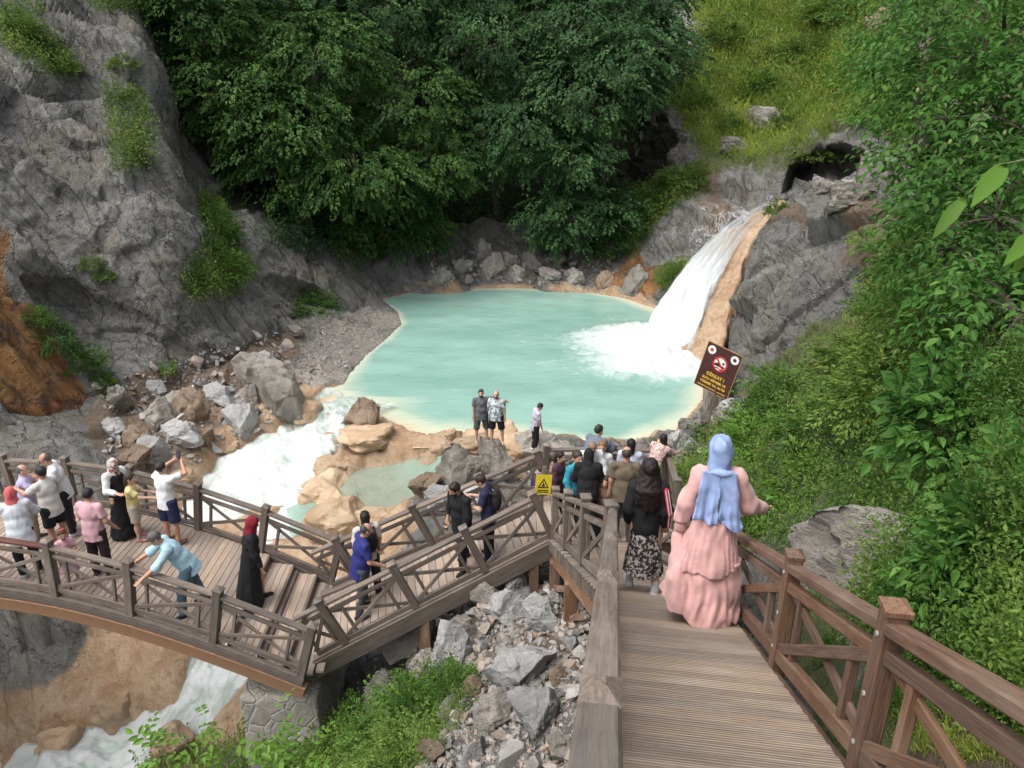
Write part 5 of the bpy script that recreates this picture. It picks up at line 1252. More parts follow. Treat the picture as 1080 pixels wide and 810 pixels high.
class Fig:
    def __init__(s, H, face, lean=0, side=0, head=(0, 0), arms=None, legs=None, child=0.0, bulk=1.0, twist=0, h=.013):
        s.s = k = H/1.75; s.H = H; s.h = h; s.bulk = bulk; s.hk = k*(1+.42*child)
        X = np.array([1., 0, 0]); Y = np.array([0, 1., 0]); Z = np.array([0, 0, 1.])
        legs = legs or [((-.06, .02, -1), (-.01, -.03, -1)), ((.06, .02, -1), (.01, -.03, -1))]
        T = rotv(rotv(Z, X, -lean), Y, side); s.T = T; s.X = rotv(rotv(X, Y, side), T, twist); s.Fw = np.cross(T, s.X)*1.0
        if s.Fw[1] < 0 and abs(lean) < 80 and abs(twist) < 80: s.Fw = -s.Fw
        P = np.zeros(3); s.P = P
        s.hip = [P+X*(.095*k*sg) for sg in (-1, 1)]; s.knee = []; s.ank = []
        for hp, (a, b) in zip(s.hip, legs):
            kn = hp+nrm(a)*.42*k; s.knee.append(kn); s.ank.append(kn+nrm(b)*.42*k)
        lowest = min(a[2] for a in s.ank); s.up = -lowest+.075*k
        tl = .495*k*(1-.06*child)
        s.sh = [P+T*tl+s.X*(.168*k*bulk**.5*(1-.1*child)*sg) for sg in (-1, 1)]
        s.neck = P+T*(.545*k); arms = arms or [((-.16, .05, -1), (-.06, .18, -1)), ((.16, .05, -1), (.06, .18, -1))]
        s.elb, s.wri, s.hand = [], [], []
        for sh, (a, b) in zip(s.sh, arms):
            e = sh+nrm(a)*.285*k; w = e+nrm(b)*.25*k; s.elb.append(e); s.wri.append(w); s.hand.append(nrm(np.array(nrm(b))+np.array([0, 0, -.12])))
        hd = rotv(Z, X, -head[1]-lean*.35); hd = rotv(hd, Y, side*.5); s.hz = nrm(hd); hx = rotv(X, Z, -head[0]); s.hx = nrm(hx-s.hz*(hx@s.hz)); s.hy = np.cross(s.hz, s.hx)
        s.hc = s.neck+(s.hz*.155+s.hy*.018)*s.hk; s.HM = np.stack([s.hx, s.hy, s.hz], 1); s.TM = np.stack([s.X, np.cross(s.T, s.X), s.T], 1)
        s.z0 = .92*k
        s.root = None; s.face = face
    def place(s, pos, label, group=None):
        s.root = empty('person', pos, -R(s.face)); tag(s.root, label, 'person', group); s.off = np.array([0, 0, s.up]); return s
    def mesh(s, name, prims, mat, k=.03, cuts=(), wr=0.0, wf=22, h=None, sub=(), seed=0, smooth=True, vf=0.0):
        V, F = field_mesh(prims, h or s.h, k*s.s**.5, cuts, wr, wf, seed, sub, vf)
        if len(V) == 0: return None
        return mesh_np(name, V+s.off, F, mat, s.root, smooth)
    def trunk(s, o=0.0, b=None):
        k = s.s; b = b or s.bulk; T = s.T
        return [Ell(s.P+T*.0, (.155*k*b+o, .115*k*b+o, .115*k+o), s.TM), Ell(s.P+T*.17*k+s.TM[:, 1]*.01*k*b, (.138*k*b+o, .108*k*b**1.5+o, .17*k+o), s.TM), Ell(s.P+T*.36*k, (.160*k*b**.6+o, .112*k*b**.6+o, .17*k+o), s.TM),
                Cap(s.neck-T*.045*k, s.sh[0]-T*.004*k, .056*k+o, .046*k+o), Cap(s.neck-T*.045*k, s.sh[1]-T*.004*k, .056*k+o, .046*k+o)]
    def body(s, col, face=False, hands='relaxed'):
        k, hk = s.s, s.hk; pr = s.trunk()
        pr.append(Cap(s.neck-s.T*.05*k, s.hc-s.hz*.06*hk-s.hy*.015*hk, .056*k, .050*hk))
        M = s.HM; c = s.hc
        pr += [Ell(c+s.hz*.02*hk-s.hy*.012*hk, (.076*hk, .094*hk, .098*hk), M), Ell(c-s.hz*.045*hk+s.hy*.025*hk, (.056*hk, .066*hk, .075*hk), M)]
        nose = Cap(c+s.hy*.082*hk+s.hz*.008*hk, c+s.hy*.104*hk-s.hz*.028*hk, .010*hk, .015*hk); nose.k = .012; pr.append(nose)
        for sg in (-1, 1):
            e = Ell(c+s.hx*.078*hk*sg-s.hy*.012*hk-s.hz*.012*hk, (.011*hk, .022*hk, .032*hk), M); e.k = .01; pr.append(e)
        for i in (0, 1):
            pr += [Cap(s.sh[i], s.elb[i], .047*k, .040*k), Cap(s.elb[i], s.wri[i], .042*k, .028*k)]
            pr += s.handp(i)
            pr += [Cap(s.hip[i], s.knee[i], .088*k*s.bulk**.5, .057*k), Cap(s.knee[i], s.ank[i], .054*k, .040*k), Ell(s.knee[i]*.62+s.ank[i]*.38-np.array([0, .018*k, 0]), (.05*k, .056*k, .12*k))]
            pr += [s.foot(i, .038)]
        o = s.mesh('body', pr, skin(col), .03)
        if face:
            for sg in (-1, 1): s.mesh('eye', [Ell(c+s.hx*.031*hk*sg+s.hy*.079*hk+s.hz*.012*hk, (.013*hk, .011*hk, .008*hk), M)], EYE, .005, h=.004)
            s.mesh('lip', [Ell(c+s.hy*.088*hk-s.hz*.062*hk, (.022*hk, .008*hk, .008*hk), M)], LIP, .005, h=.004)
        return o
    def handp(s, i):
        k = s.s; w = s.wri[i]; d = s.hand[i]; side = nrm(np.cross(d, s.TM[:, 1] if abs(d@s.TM[:, 1]) < .8 else s.T)); nn = np.cross(side, d); sg = -1 if i == 0 else 1
        ex = 1.0; pr = [Ell(w+d*.045*k, (.040*k*ex, .018*k, .052*k), np.stack([side, nn, d], 1))]
        for q, (o, L) in enumerate(((-.030, .062), (-.010, .075), (.010, .072), (.030, .055))):
            b = w+d*.08*k+side*o*k; m = b+d*L*.55*k+nn*.006*k+side*o*.15*k; e = m+nrm(d*.75+nn*.6)*L*.5*k
            for A, B in ((b, m), (m, e)):
                cp = Cap(A, B, .0088*k+.0015, .0078*k+.0012); cp.k = .008; pr.append(cp)
        tb = w+d*.025*k+side*(-sg)*.034*k; tm = tb+nrm(d*.75+side*(-sg)*.65)*.042*k; te = tm+nrm(d)*.030*k
        for A, B in ((tb, tm), (tm, te)):
            cp = Cap(A, B, .0105*k+.001, .0095*k); cp.k = .012; pr.append(cp)
        return pr
    def foot(s, i, r):
        k = s.s; a = s.ank[i]; d = nrm(np.array([(-.22, .22)[i], 1, 0])); flat = a-np.array([0, 0, .045*k])
        sh = nrm(s.ank[i]-s.knee[i]); tip = -.35*min(0, 0) 
        return Cap(flat-d*.03*k, flat+d*.15*k-np.array([0, 0, .012*k]), r*k, r*k*.82, None, (np.array([0, 0, 1.0]), 1.25))
    def shoes(s, col, name='shoe'):
        for i in (0, 1): s.mesh(name, [s.foot(i, .050), Cap(s.ank[i]-np.array([0, 0, .03*s.s]), s.ank[i]+np.array([0, 0, .008]), .048*s.s)], cloth(col), .02)
    def top(s, col, sleeve=.62, hem=-.10, o=.018, kind='plain', c2=None, name='shirt', wr=.0055, puff=0.0, b=None, vf=.0022):
        k = s.s; pr = s.trunk(o, b)
        hp = s.P+s.T*hem*k
        pr.append(Cap(s.P+s.T*.15*k, s.P+s.T*(hem-.05)*k, .146*k*s.bulk+o, .166*k*s.bulk+o, None, (s.TM[:, 1], 1.28)))
        pr.append(Cap(s.neck-s.T*.07*k, s.neck-s.T*.005*k, .072*k+o*.5, .058*k+o*.5))
        for i in (0, 1):
            if sleeve <= 1:
                e = s.sh[i]+(s.elb[i]-s.sh[i])*(sleeve+.2); d = nrm(s.elb[i]-s.sh[i]); c = s.sh[i]+d*.285*k*sleeve
                pr.append(Cap(s.sh[i], e, .049*k+o, .052*k+o, [(c, d)]))
            else:
                f = sleeve-1; d = nrm(s.wri[i]-s.elb[i]); c = s.elb[i]+d*.25*k*f
                pr += [Cap(s.sh[i], s.elb[i], .047*k+o, .046*k+o+puff), Cap(s.elb[i], s.wri[i], .045*k+o+puff, .034*k+o*.7+puff*.5, [(c, d)])]
        return s.mesh(name, pr, cloth(col, kind, c2), .03, [(hp, -s.T)], wr*k, 20/k, seed=int(1000*sum(col)) % 7, vf=vf)
    def bottom(s, col, length=1.0, o=.016, kind='plain', c2=None, name=None, flare=0.0):
        k = s.s; pr = [Ell(s.P-s.T*.03*k, (.150*k*s.bulk+.006, .112*k*s.bulk+.006, .12*k), s.TM)]; 
        for i in (0, 1):
            if length > .55:
                d = nrm(s.ank[i]-s.knee[i]); c = s.knee[i]+d*.42*k*min(1.0, (length-.5)/.5)
                pr += [Cap(s.hip[i], s.knee[i], .092*k*s.bulk**.5+o, .062*k+o), Cap(s.knee[i], s.ank[i], .060*k+o, .048*k+o+flare, [(c, d)])]
            else:
                d = nrm(s.knee[i]-s.hip[i]); c = s.hip[i]+d*.42*k*(length*2)
                pr += [Cap(s.hip[i], s.knee[i]+d*.1*k, .094*k*s.bulk**.5+o, .076*k+o+flare, [(c, d)])]
        return s.mesh(name or ('trousers' if length > .55 else 'shorts'), pr, cloth(col, kind, c2), .035, [(s.P+s.T*.10*k, s.T)], .004*k, 24/k)
    def skirt(s, col, z0, z1, r0, r1, ratio=.8, pleats=9, amp=.05, kind='plain', c2=None, name='skirt', shift=(0, 0, 0), pw=1.0, fold=0.0, extra=(), k=.05, wr=.004, h=None, hem=None, vf=0.0):
        kk = s.s; c0 = s.P+s.T*0+np.array([0, 0, z0*kk-s.z0]); c1 = np.array([shift[0], shift[1], z1*kk-s.z0+shift[2]]); ax = c1-c0; L = np.linalg.norm(ax); a = ax/L; X = np.array([1., 0, 0]); X = nrm(X-a*(X@a)); Y = np.cross(a, X); sd = len(name) % 5
        def f(P):
            q = P-c0; z = q@a; t = np.clip(z/L, 0, 1); x = q@X; y = q@Y; r = np.hypot(x, y/ratio); th = np.arctan2(y/ratio, x)
            Rr = (r0+(r1-r0)*t**pw)*kk; Rr = Rr*(1+amp*t**.7*(.62+.38*np.sin(3*th+sd)+.3*np.sin(7*th+4*t))*np.sin(pleats*th+1.9*np.sin(2*th+sd)+1.0*np.sin(5*th+3*t)+1.2*t)+fold*t*np.sin(3*th+2.0+1.5*t))
            return np.maximum(np.maximum((r-Rr)*.72, -z-.02), z-L+(hem(x, y, th) if hem else 0))
        lo = np.minimum(c0, c1)-max(r0, r1)*kk*1.25; hi = np.maximum(c0, c1)+max(r0, r1)*kk*1.25
        lo[2] = min(c0[2], c1[2])-.03; hi[2] = max(c0[2], c1[2])+.03
        return s.mesh(name, [Fn(lo, hi, f)]+list(extra), cloth(col, kind, c2), k, (), wr, 18, h=h, vf=vf)
    def hair(s, col, kind='short', name='hair'):
        hk = s.hk; c, M = s.hc, s.HM; pr = [Ell(c+s.hz*.027*hk-s.hy*.016*hk, (.085*hk, .103*hk, .104*hk), M)]
        fc = c+s.hy*.055*hk+s.hz*.045*hk; n = nrm(s.hy*1.0-s.hz*.62); cuts = [(fc, n)]
        if kind == 'short': cuts.append((c-s.hz*.055*hk, -s.hz))
        if kind == 'bob' or kind == 'long': 
            L = .13 if kind == 'bob' else .44
            w = .072 if kind == 'bob' else .10
            pr += [Cap(c-s.hy*.055*hk, c-s.hy*(.085)*hk-np.array([0, 0, L*.55])*hk, .075*hk, w*hk, None, (s.TM[:, 1], 1.5)), Cap(c-s.hy*(.085)*hk-np.array([0, 0, L*.5])*hk, c-s.hy*.10*hk-np.array([0, 0, L])*hk, w*hk, w*.9*hk, None, (s.TM[:, 1], 1.6))]
        if kind == 'bun': pr.append(Ell(c-s.hy*.10*hk+s.hz*.05*hk, (.04*hk,)*3, M)); cuts.append((c-s.hz*.06*hk, -s.hz))
        if kind == 'balding':
            cuts = [(c+s.hz*.045*hk, s.hz*.8+s.hy*.6), (c-s.hz*.06*hk, -s.hz), (c+s.hy*.03*hk, s.hy)]; pr = [Ell(c+s.hz*.022*hk-s.hy*.014*hk, (.081*hk, .099*hk, .1*hk), M)]
        return s.mesh(name, pr, hairm(col), .03, cuts, .004*hk, 60 if kind != 'long' else 34, h=min(s.h, .010))
    def beard(s, col):
        hk = s.hk; c = s.hc; return s.mesh('beard', [Ell(c-s.hz*.055*hk+s.hy*.030*hk, (.060*hk, .068*hk, .070*hk), s.HM)], hairm(col), .01, [(c-s.hz*.038*hk, s.hz)], .002, 70, h=.009)
    def cap(s, col):
        hk = s.hk; c = s.hc; s.mesh('cap', [Ell(c+s.hz*.03*hk-s.hy*.012*hk, (.090*hk, .107*hk, .10*hk), s.HM, [(c+s.hz*.02*hk, -s.hz)]), Ell(c+s.hz*.03*hk+s.hy*.12*hk, (.07*hk, .07*hk, .012*hk), s.HM)], cloth(col), .02)
    def scarf(s, col, kind='plain', c2=None, drape=.16, face=True, name='headscarf'):
        hk, k = s.hk, s.s; c, M = s.hc, s.HM
        pr = [Ell(c+s.hz*.015*hk-s.hy*.012*hk, (.094*hk, .115*hk, .125*hk), M), Cap(c-s.hz*.08*hk, s.neck-s.T*.02*k, .085*hk, .10*hk), Cap(s.neck-s.T*.0*k, s.neck-s.T*drape*k, .105*k, .165*k, None, (s.TM[:, 1], 1.35))]
        sub = [Ell(c+s.hy*.115*hk-s.hz*.008*hk, (.058*hk, .075*hk, .082*hk), M)] if face else []
        return s.mesh(name, pr, cloth(col, kind, c2), .05, (), .006*k, 24/k, sub=sub)
    def pack(s, col):
        k = s.s; c = s.P+s.T*.30*k-s.TM[:, 1]*.17*k
        return s.mesh('backpack', [Ell(c, (.14*k, .09*k, .21*k), s.TM), Cap(s.sh[0]+s.T*.05*k+s.X*.06*k, c+s.T*.15*k-s.X*.1*k, .025*k), Cap(s.sh[1]+s.T*.05*k-s.X*.06*k, c+s.T*.15*k+s.X*.1*k, .025*k)], cloth(col), .03)
DARK = (.018, .015, .014)
GP = 'visitors on the arched bridge'; GR = 'visitors on the ramp'; GW = 'visitors by the pool edge'; GL = 'visitors crowding the landing'
def at(u, v, nm=('deck',), vtop=None, hs=1.0):
    h = pick(u, v, nm)
    if h is None: h = pick(u, v, ('ground', 'hillside'))
    p = h[0]; return p, (stature(p, vtop)*hs if vtop else None)
def relax(a=.16, b=.2): return [((-a, .03, -1), (-.03, b, -1)), ((a, .03, -1), (.03, b, -1))]
FOUR = [((-.10, .10, -1), (-.04, -.1, -1)), ((.10, -.06, -1), (.04, -.25, -1))]      # mid step
STEP = [((-.07, .30, -1), (-.02, -.05, -1)), ((.07, -.14, -1), (.02, -.40, -1))]
def bridge_people():
    p, _ = at(34, 606)
    f = Fig(1.58, -35, lean=14, head=(0, 6), arms=[((-.6, .5, .55), (-.3, .5, .8)), ((.4, .3, -.8), (.1, .7, -.3))], bulk=1.15).place(p, 'woman in coral headscarf and pale grey tunic at the left end of the bridge', GP)
    f.body(SKIN2); f.bottom((.02, .021, .025)); f.top((.56, .60, .63), 1.95, -.24, .026); f.scarf((.55, .12, .12), drape=.12); f.shoes((.4, .45, .5))
    p, H = at(40, 570, vtop=490); H = min(H, 1.78)
    f = Fig(H, 62, lean=3, head=(0, 4), arms=[((-.25, .55, -.75), (.1, .85, .55)), ((.25, .6, -.7), (.0, .75, .65))], bulk=1.12).place(p, 'balding man in lavender polo shirt raising both hands on the bridge', GP)
    f.body(SKIN2, True); f.hair((.12, .1, .09), 'balding'); f.top((.42, .39, .58), .75, -.12); f.bottom((.40, .335, .27)); f.shoes((.1, .08, .07))
    p, H = at(78, 562, vtop=474); H = min(H, 1.8)
    f = Fig(H, -118, lean=8, head=(10, 22), arms=[((-.2, .1, -1), (.3, .5, -.8)), ((.25, .1, -1), (-.1, .5, -.8))], bulk=1.08).place(p, 'bald man in white t-shirt and sunglasses looking down on the bridge', GP)
    f.body(SKIN, True); f.hair((.1, .085, .08), 'balding'); f.top((.74, .74, .75), .7, -.12); f.bottom((.022, .022, .028)); f.shoes((.6, .6, .6))
    c = f.hc; f.mesh('sunglasses', [Ell(c+f.hx*.033*f.hk*g+f.hy*.088*f.hk+f.hz*.012*f.hk, (.03*f.hk, .012*f.hk, .02*f.hk), f.HM) for g in (-1, 1)], EYE, .01, h=.006)
    p, H = at(66, 579, vtop=492); H = min(H, 1.78)
    f = Fig(H, -68, lean=5, head=(0, -4), arms=[((-.15, .75, -.55), (.1, .9, .12)), ((.2, .75, -.5), (-.1, .9, .25))], bulk=1.1).place(p, 'dark haired bearded man in light grey t-shirt and black shorts reaching forward', GP)
    f.body(SKIN); f.hair(DARK); f.beard(DARK); f.top((.60, .58, .54), .72, -.14); f.bottom((.012, .016, .018), .42, .02); f.shoes((.1, .1, .1))
    p, H = at(110, 606, vtop=516); H = min(H, 1.8)
    f = Fig(H, 8, lean=2, head=(-6, 12), arms=[((-.28, .15, -1), (.1, .6, -.6)), ((.30, .0, -1), (.1, .55, -.75))], bulk=1.12).place(p, 'man in pink t-shirt and dark trousers seen from behind on the bridge', GP)
    f.body(SKIN); f.hair(DARK); f.top((.56, .34, .37), .72, -.14); f.bottom((.035, .022, .025)); f.shoes((.05, .04, .04))
    p, H = at(78, 614, vtop=560); H = min(H, 1.1)
    f = Fig(H, 140, child=.9, head=(0, 12), arms=[((-.3, .2, -.9), (.3, .7, .2)), ((.25, .1, -1), (0, .3, -1))]).place(p, 'small girl in pale pink dress between the men and the bridge rail', GP)
    f.body(SKIN2, True); f.hair((.06, .04, .03), 'bun'); f.top((.62, .36, .42), .6, -.1); f.skirt((.62, .36, .42), .98, .42, .13, .24, name='dress'); f.shoes((.6, .5, .5))
    f.mesh('hair_bow', [Ell(f.hc+f.hz*.12*f.hk+f.hx*.02*g, (.03, .018, .02)) for g in (-1, 1)], cloth((.45, .08, .08)), .01, h=.007)
    p, H = at(134, 564, vtop=483); H = min(H, 1.66)
    f = Fig(H, 118, head=(-14, 8), arms=[((-.25, .1, -1), (.4, .75, -.1)), ((.3, .2, -.9), (-.2, .8, -.05))]).place(p, 'woman in black dress, white cardigan and red white headscarf on the bridge', GP)
    f.body(SKIN2, True); f.top((.015, .015, .017), .5, -.05, .016, name='bodice'); f.skirt((.012, .012, .014), 1.08, .06, .14, .30, pleats=7, name='dress'); f.scarf((.55, .52, .47), 'blooms', (.25, .02, .03), .18); f.shoes((.02, .02, .02))
    f.mesh('cardigan', [Cap(f.sh[i], f.elb[i], .078*f.s, .068*f.s) for i in (0, 1)]+[Cap(f.elb[i], f.elb[i]*.3+f.wri[i]*.7, .066*f.s, .055*f.s) for i in (0, 1)]+[Cap(f.sh[0], f.sh[1], .075*f.s)], cloth((.7, .7, .7)), .03, wr=.004)
    p, H = at(148, 568, vtop=501); H = min(H, 1.3)
    f = Fig(H, 70, child=.55, head=(10, 10), arms=[((-.15, .5, -.6), (.1, .9, -.2)), ((.2, .6, -.5), (0, .9, -.15))]).place(p, 'child in yellow t-shirt and beige shorts holding the far bridge rail', GP)
    f.body(SKIN2); f.hair((.04, .03, .025), 'bob'); f.top((.66, .55, .26), .7, -.12); f.bottom((.42, .38, .32), .45, .02); f.shoes((.4, .22, .18))
    p, H = at(184, 572, vtop=487); H = min(H, 1.78)
    f = Fig(H, 22, lean=2, head=(8, -4), arms=[((-.3, .85, .1), (.75, .55, .55)), ((.4, .85, .05), (-.75, .55, .55))], bulk=1.05).place(p, 'man in white t-shirt and navy shorts taking a picture from the bridge', GP)
    f.body(SKIN); f.hair((.03, .024, .02)); f.top((.76, .77, .78), .7, -.12); f.bottom((.02, .026, .075), .5, .022); f.shoes((.25, .15, .1))
    b = (f.wri[0]+f.wri[1])/2+np.array([0, .04, .12]); ph = f.root.matrix_basis
    phone(f, b, 'black phone held up by the man in white on the bridge')
    p, H = at(206, 642); 
    f = Fig(1.74, -122, lean=30, head=(4, 26), arms=[((-.2, .75, -.75), (.0, .9, -.55)), ((.2, .8, -.7), (-.05, .95, -.4))], legs=[((-.1, .42, -1), (-.02, .1, -1)), ((.1, -.18, -1), (.02, -.32, -1))], bulk=1.12).place(p, 'grey haired man in pale blue shirt leaning on the near bridge rail', GP)
    f.body(SKIN); f.hair((.10, .095, .09)); f.top((.36, .56, .66), 1.25, -.16, .022, 'blooms', (.45, .63, .70)); f.bottom((.10, .17, .22)); f.shoes((.02, .022, .03))
    f.mesh('lanyard', [Cap(f.neck-f.TM[:, 1]*.05-f.X*.04, f.neck-f.TM[:, 1]*.08+f.T*-.06+f.X*.03, .016)], cloth((.35, .02, .08)), .01, h=.008)
    p, H = at(272, 636, vtop=543); H = min(H, 1.72)
    f = Fig(H, 68, lean=4, head=(0, 16), arms=[((-.2, .1, -1), (-.03, .15, -1)), ((.22, .1, -1), (.1, .3, -1))], legs=STEP).place(p, 'woman in black abaya and dark red headscarf walking to the bridge steps', GP)
    f.body(SKIN2); f.top((.010, .010, .012), 1.95, -.1, .024, name='bodice'); f.skirt((.010, .010, .012), 1.2, .09, .14, .31, pleats=6, amp=.06, name='abaya', shift=(0, -.12, 0)); f.scarf((.20, .012, .025), drape=.2); f.shoes((.02, .02, .02))
def phone(f, c, label, col=(.01, .01, .012)):
    """a handset is a thing of its own in the hand"""
    M = Matrix.Rotation(-R(f.face), 3, 'Z'); w = np.array(f.root.location)+np.array(M@Vector(c+f.off))
    m = MB().beam((-.038, 0, 0), (.038, 0, 0), .010, .15, (0, 0, 1), .004); o = m.build('phone', mat_plain('phone_case', col, .3, .1)); o.location = tuple(w); o.rotation_euler = (R(-15), 0, -R(f.face)); tag(o, label, 'phone')
    s_ = MB().beam((-.034, -.0065, 0), (.034, -.0065, 0), .002, .135, (0, 0, 1), .0005).build('screen', mat_plain('phone_glass', (.05, .06, .07), .1, .1), o)
def ramp_people():
    p, H = at(392, 628, vtop=554)
    f = Fig(1.68, -30, head=(20, 5), arms=relax(.2)).place(p, 'dark haired person with black backpack behind the man in navy polo', GR)
    f.body(SKIN2); f.hair((.012, .01, .01), 'bob'); f.top((.58, .50, .45), .8, -.1); f.bottom((.03, .03, .035)); f.pack((.015, .015, .018)); f.shoes((.05, .05, .05))
    p, H = at(384, 646, vtop=556)
    f = Fig(1.74, 64, lean=8, head=(-8, 20), arms=[((-.2, .2, -1), (.15, .85, -.45)), ((.22, .15, -1), (0, .85, -.5))], legs=FOUR, bulk=1.15).place(p, 'balding man in navy blue polo shirt at the bottom of the ramp', GR)
    f.body(SKIN); f.hair((.055, .05, .048), 'balding'); f.top((.022, .026, .15), .78, -.15); f.bottom((.06, .07, .085)); f.shoes((.03, .03, .03))
    p, H = at(488, 598, vtop=503); H = min(H, 1.8)
    f = Fig(H, -135, lean=4, head=(16, 26), arms=[((-.2, .05, -1), (.1, .25, -1)), ((.24, -.05, -1), (.05, .3, -1))], legs=STEP, bulk=1.05).place(p, 'bearded man in black shirt and dark jeans walking down the ramp', GR)
    f.body(SKIN, True); f.hair(DARK); f.beard(DARK); f.top((.010, .010, .012), 1.55, -.16, .024); f.bottom((.022, .026, .032)); f.shoes((.03, .025, .025))
    phone(f, f.wri[1]+np.array([.02, .03, -.13]), 'dark phone hanging in the hand of the man in black')
    p, H = at(516, 588, vtop=499); H = min(H, 1.74)
    f = Fig(H, -80, lean=5, head=(0, 30), arms=[((-.15, .25, -1), (.15, .9, .1)), ((.18, .25, -1), (-.1, .9, .12))]).place(p, 'young man in navy t-shirt with backpack looking at his phone on the ramp', GR)
    f.body(SKIN2); f.hair((.028, .02, .016)); f.top((.022, .024, .06), .72, -.12); f.bottom((.014, .016, .024)); f.pack((.02, .018, .022)); f.shoes((.04, .04, .05))
    f.mesh('shirt_print', [Ell(f.P+f.T*.36*f.s+f.TM[:, 1]*.128*f.s, (.07, .012, .08), f.TM)], cloth((.30, .36, .38)), .01, h=.008)
    phone(f, (f.wri[0]+f.wri[1])/2+np.array([0, .09, .02]), 'phone in the hands of the young man in navy')
    h = pick(566, 548, ('ground',)); p = h[0]
    f = Fig(1.5, 20, lean=30, head=(0, 15)).place(p, 'stooping person in dark purple jacket on the rocks behind the yellow sign', GR)
    f.body(SKIN2); f.hair((.03, .02, .015)); f.top((.045, .025, .10), 1.9, -.15, .025); f.bottom((.02, .02, .03)); f.shoes((.03, .03, .03))
def pool_people():
    nm = ('rocks', 'ground')
    p, H = at(508, 465, nm, 409); H = min(max(H, 1.6), 1.8); p = p-np.array([0, 0, .02])
    f = Fig(H, 168, head=(8, 4), arms=[((-.75, .12, .05), (-.85, .25, -.25)), ((.16, 0, -1), (.04, .08, -1))], legs=[((-.12, 0, -1), (-.06, 0, -1)), ((.12, 0, -1), (.05, 0, -1))], bulk=1.18).place(p, 'man in grey t-shirt wading with his arm round the other', GW)
    f.body(SKIN2, True); f.hair((.04, .035, .03)); f.beard((.05, .04, .035)); f.top((.12, .125, .135), .75, -.14); f.bottom((.075, .095, .09), .56, .024)
    p2, H = at(524, 466, nm, 413); H = min(max(H, 1.6), 1.76); p2 = p2-np.array([0, 0, .02])
    f = Fig(H, 188, head=(4, 8), arms=[((-.2, 0, -1), (-.05, .1, -1)), ((.3, -.02, -1), (.2, -.05, -1))], legs=[((-.14, .02, -1), (-.07, 0, -1)), ((.12, -.02, -1), (.05, 0, -1))], bulk=1.22).place(p2, 'bald bearded man in patterned pale shirt and black shorts wading barefoot', GW)
    f.body(SKIN2, True); f.hair((.06, .05, .045), 'balding'); f.beard((.07, .055, .05)); f.top((.55, .60, .62), .75, -.14, .018, 'blooms', (.10, .14, .16)); f.bottom((.012, .013, .017), .52, .022)
    p, H = at(564, 476, nm, 424); H = min(max(H, 1.55), 1.76)
    f = Fig(H, 74, lean=6, head=(0, 34), arms=[((-.12, .12, -1), (0, .25, -1)), ((.14, .15, -1), (0, .3, -1))], legs=[((-.08, .08, -1), (-.02, -.1, -1)), ((.08, .02, -1), (.02, -.16, -1))], bulk=1.05).place(p, 'man in lavender grey t-shirt and white shoes alone on a boulder', GW)
    f.body(SKIN); f.hair((.025, .02, .018)); f.top((.47, .45, .53), .75, -.12); f.bottom((.013, .013, .016)); f.shoes((.72, .72, .72))
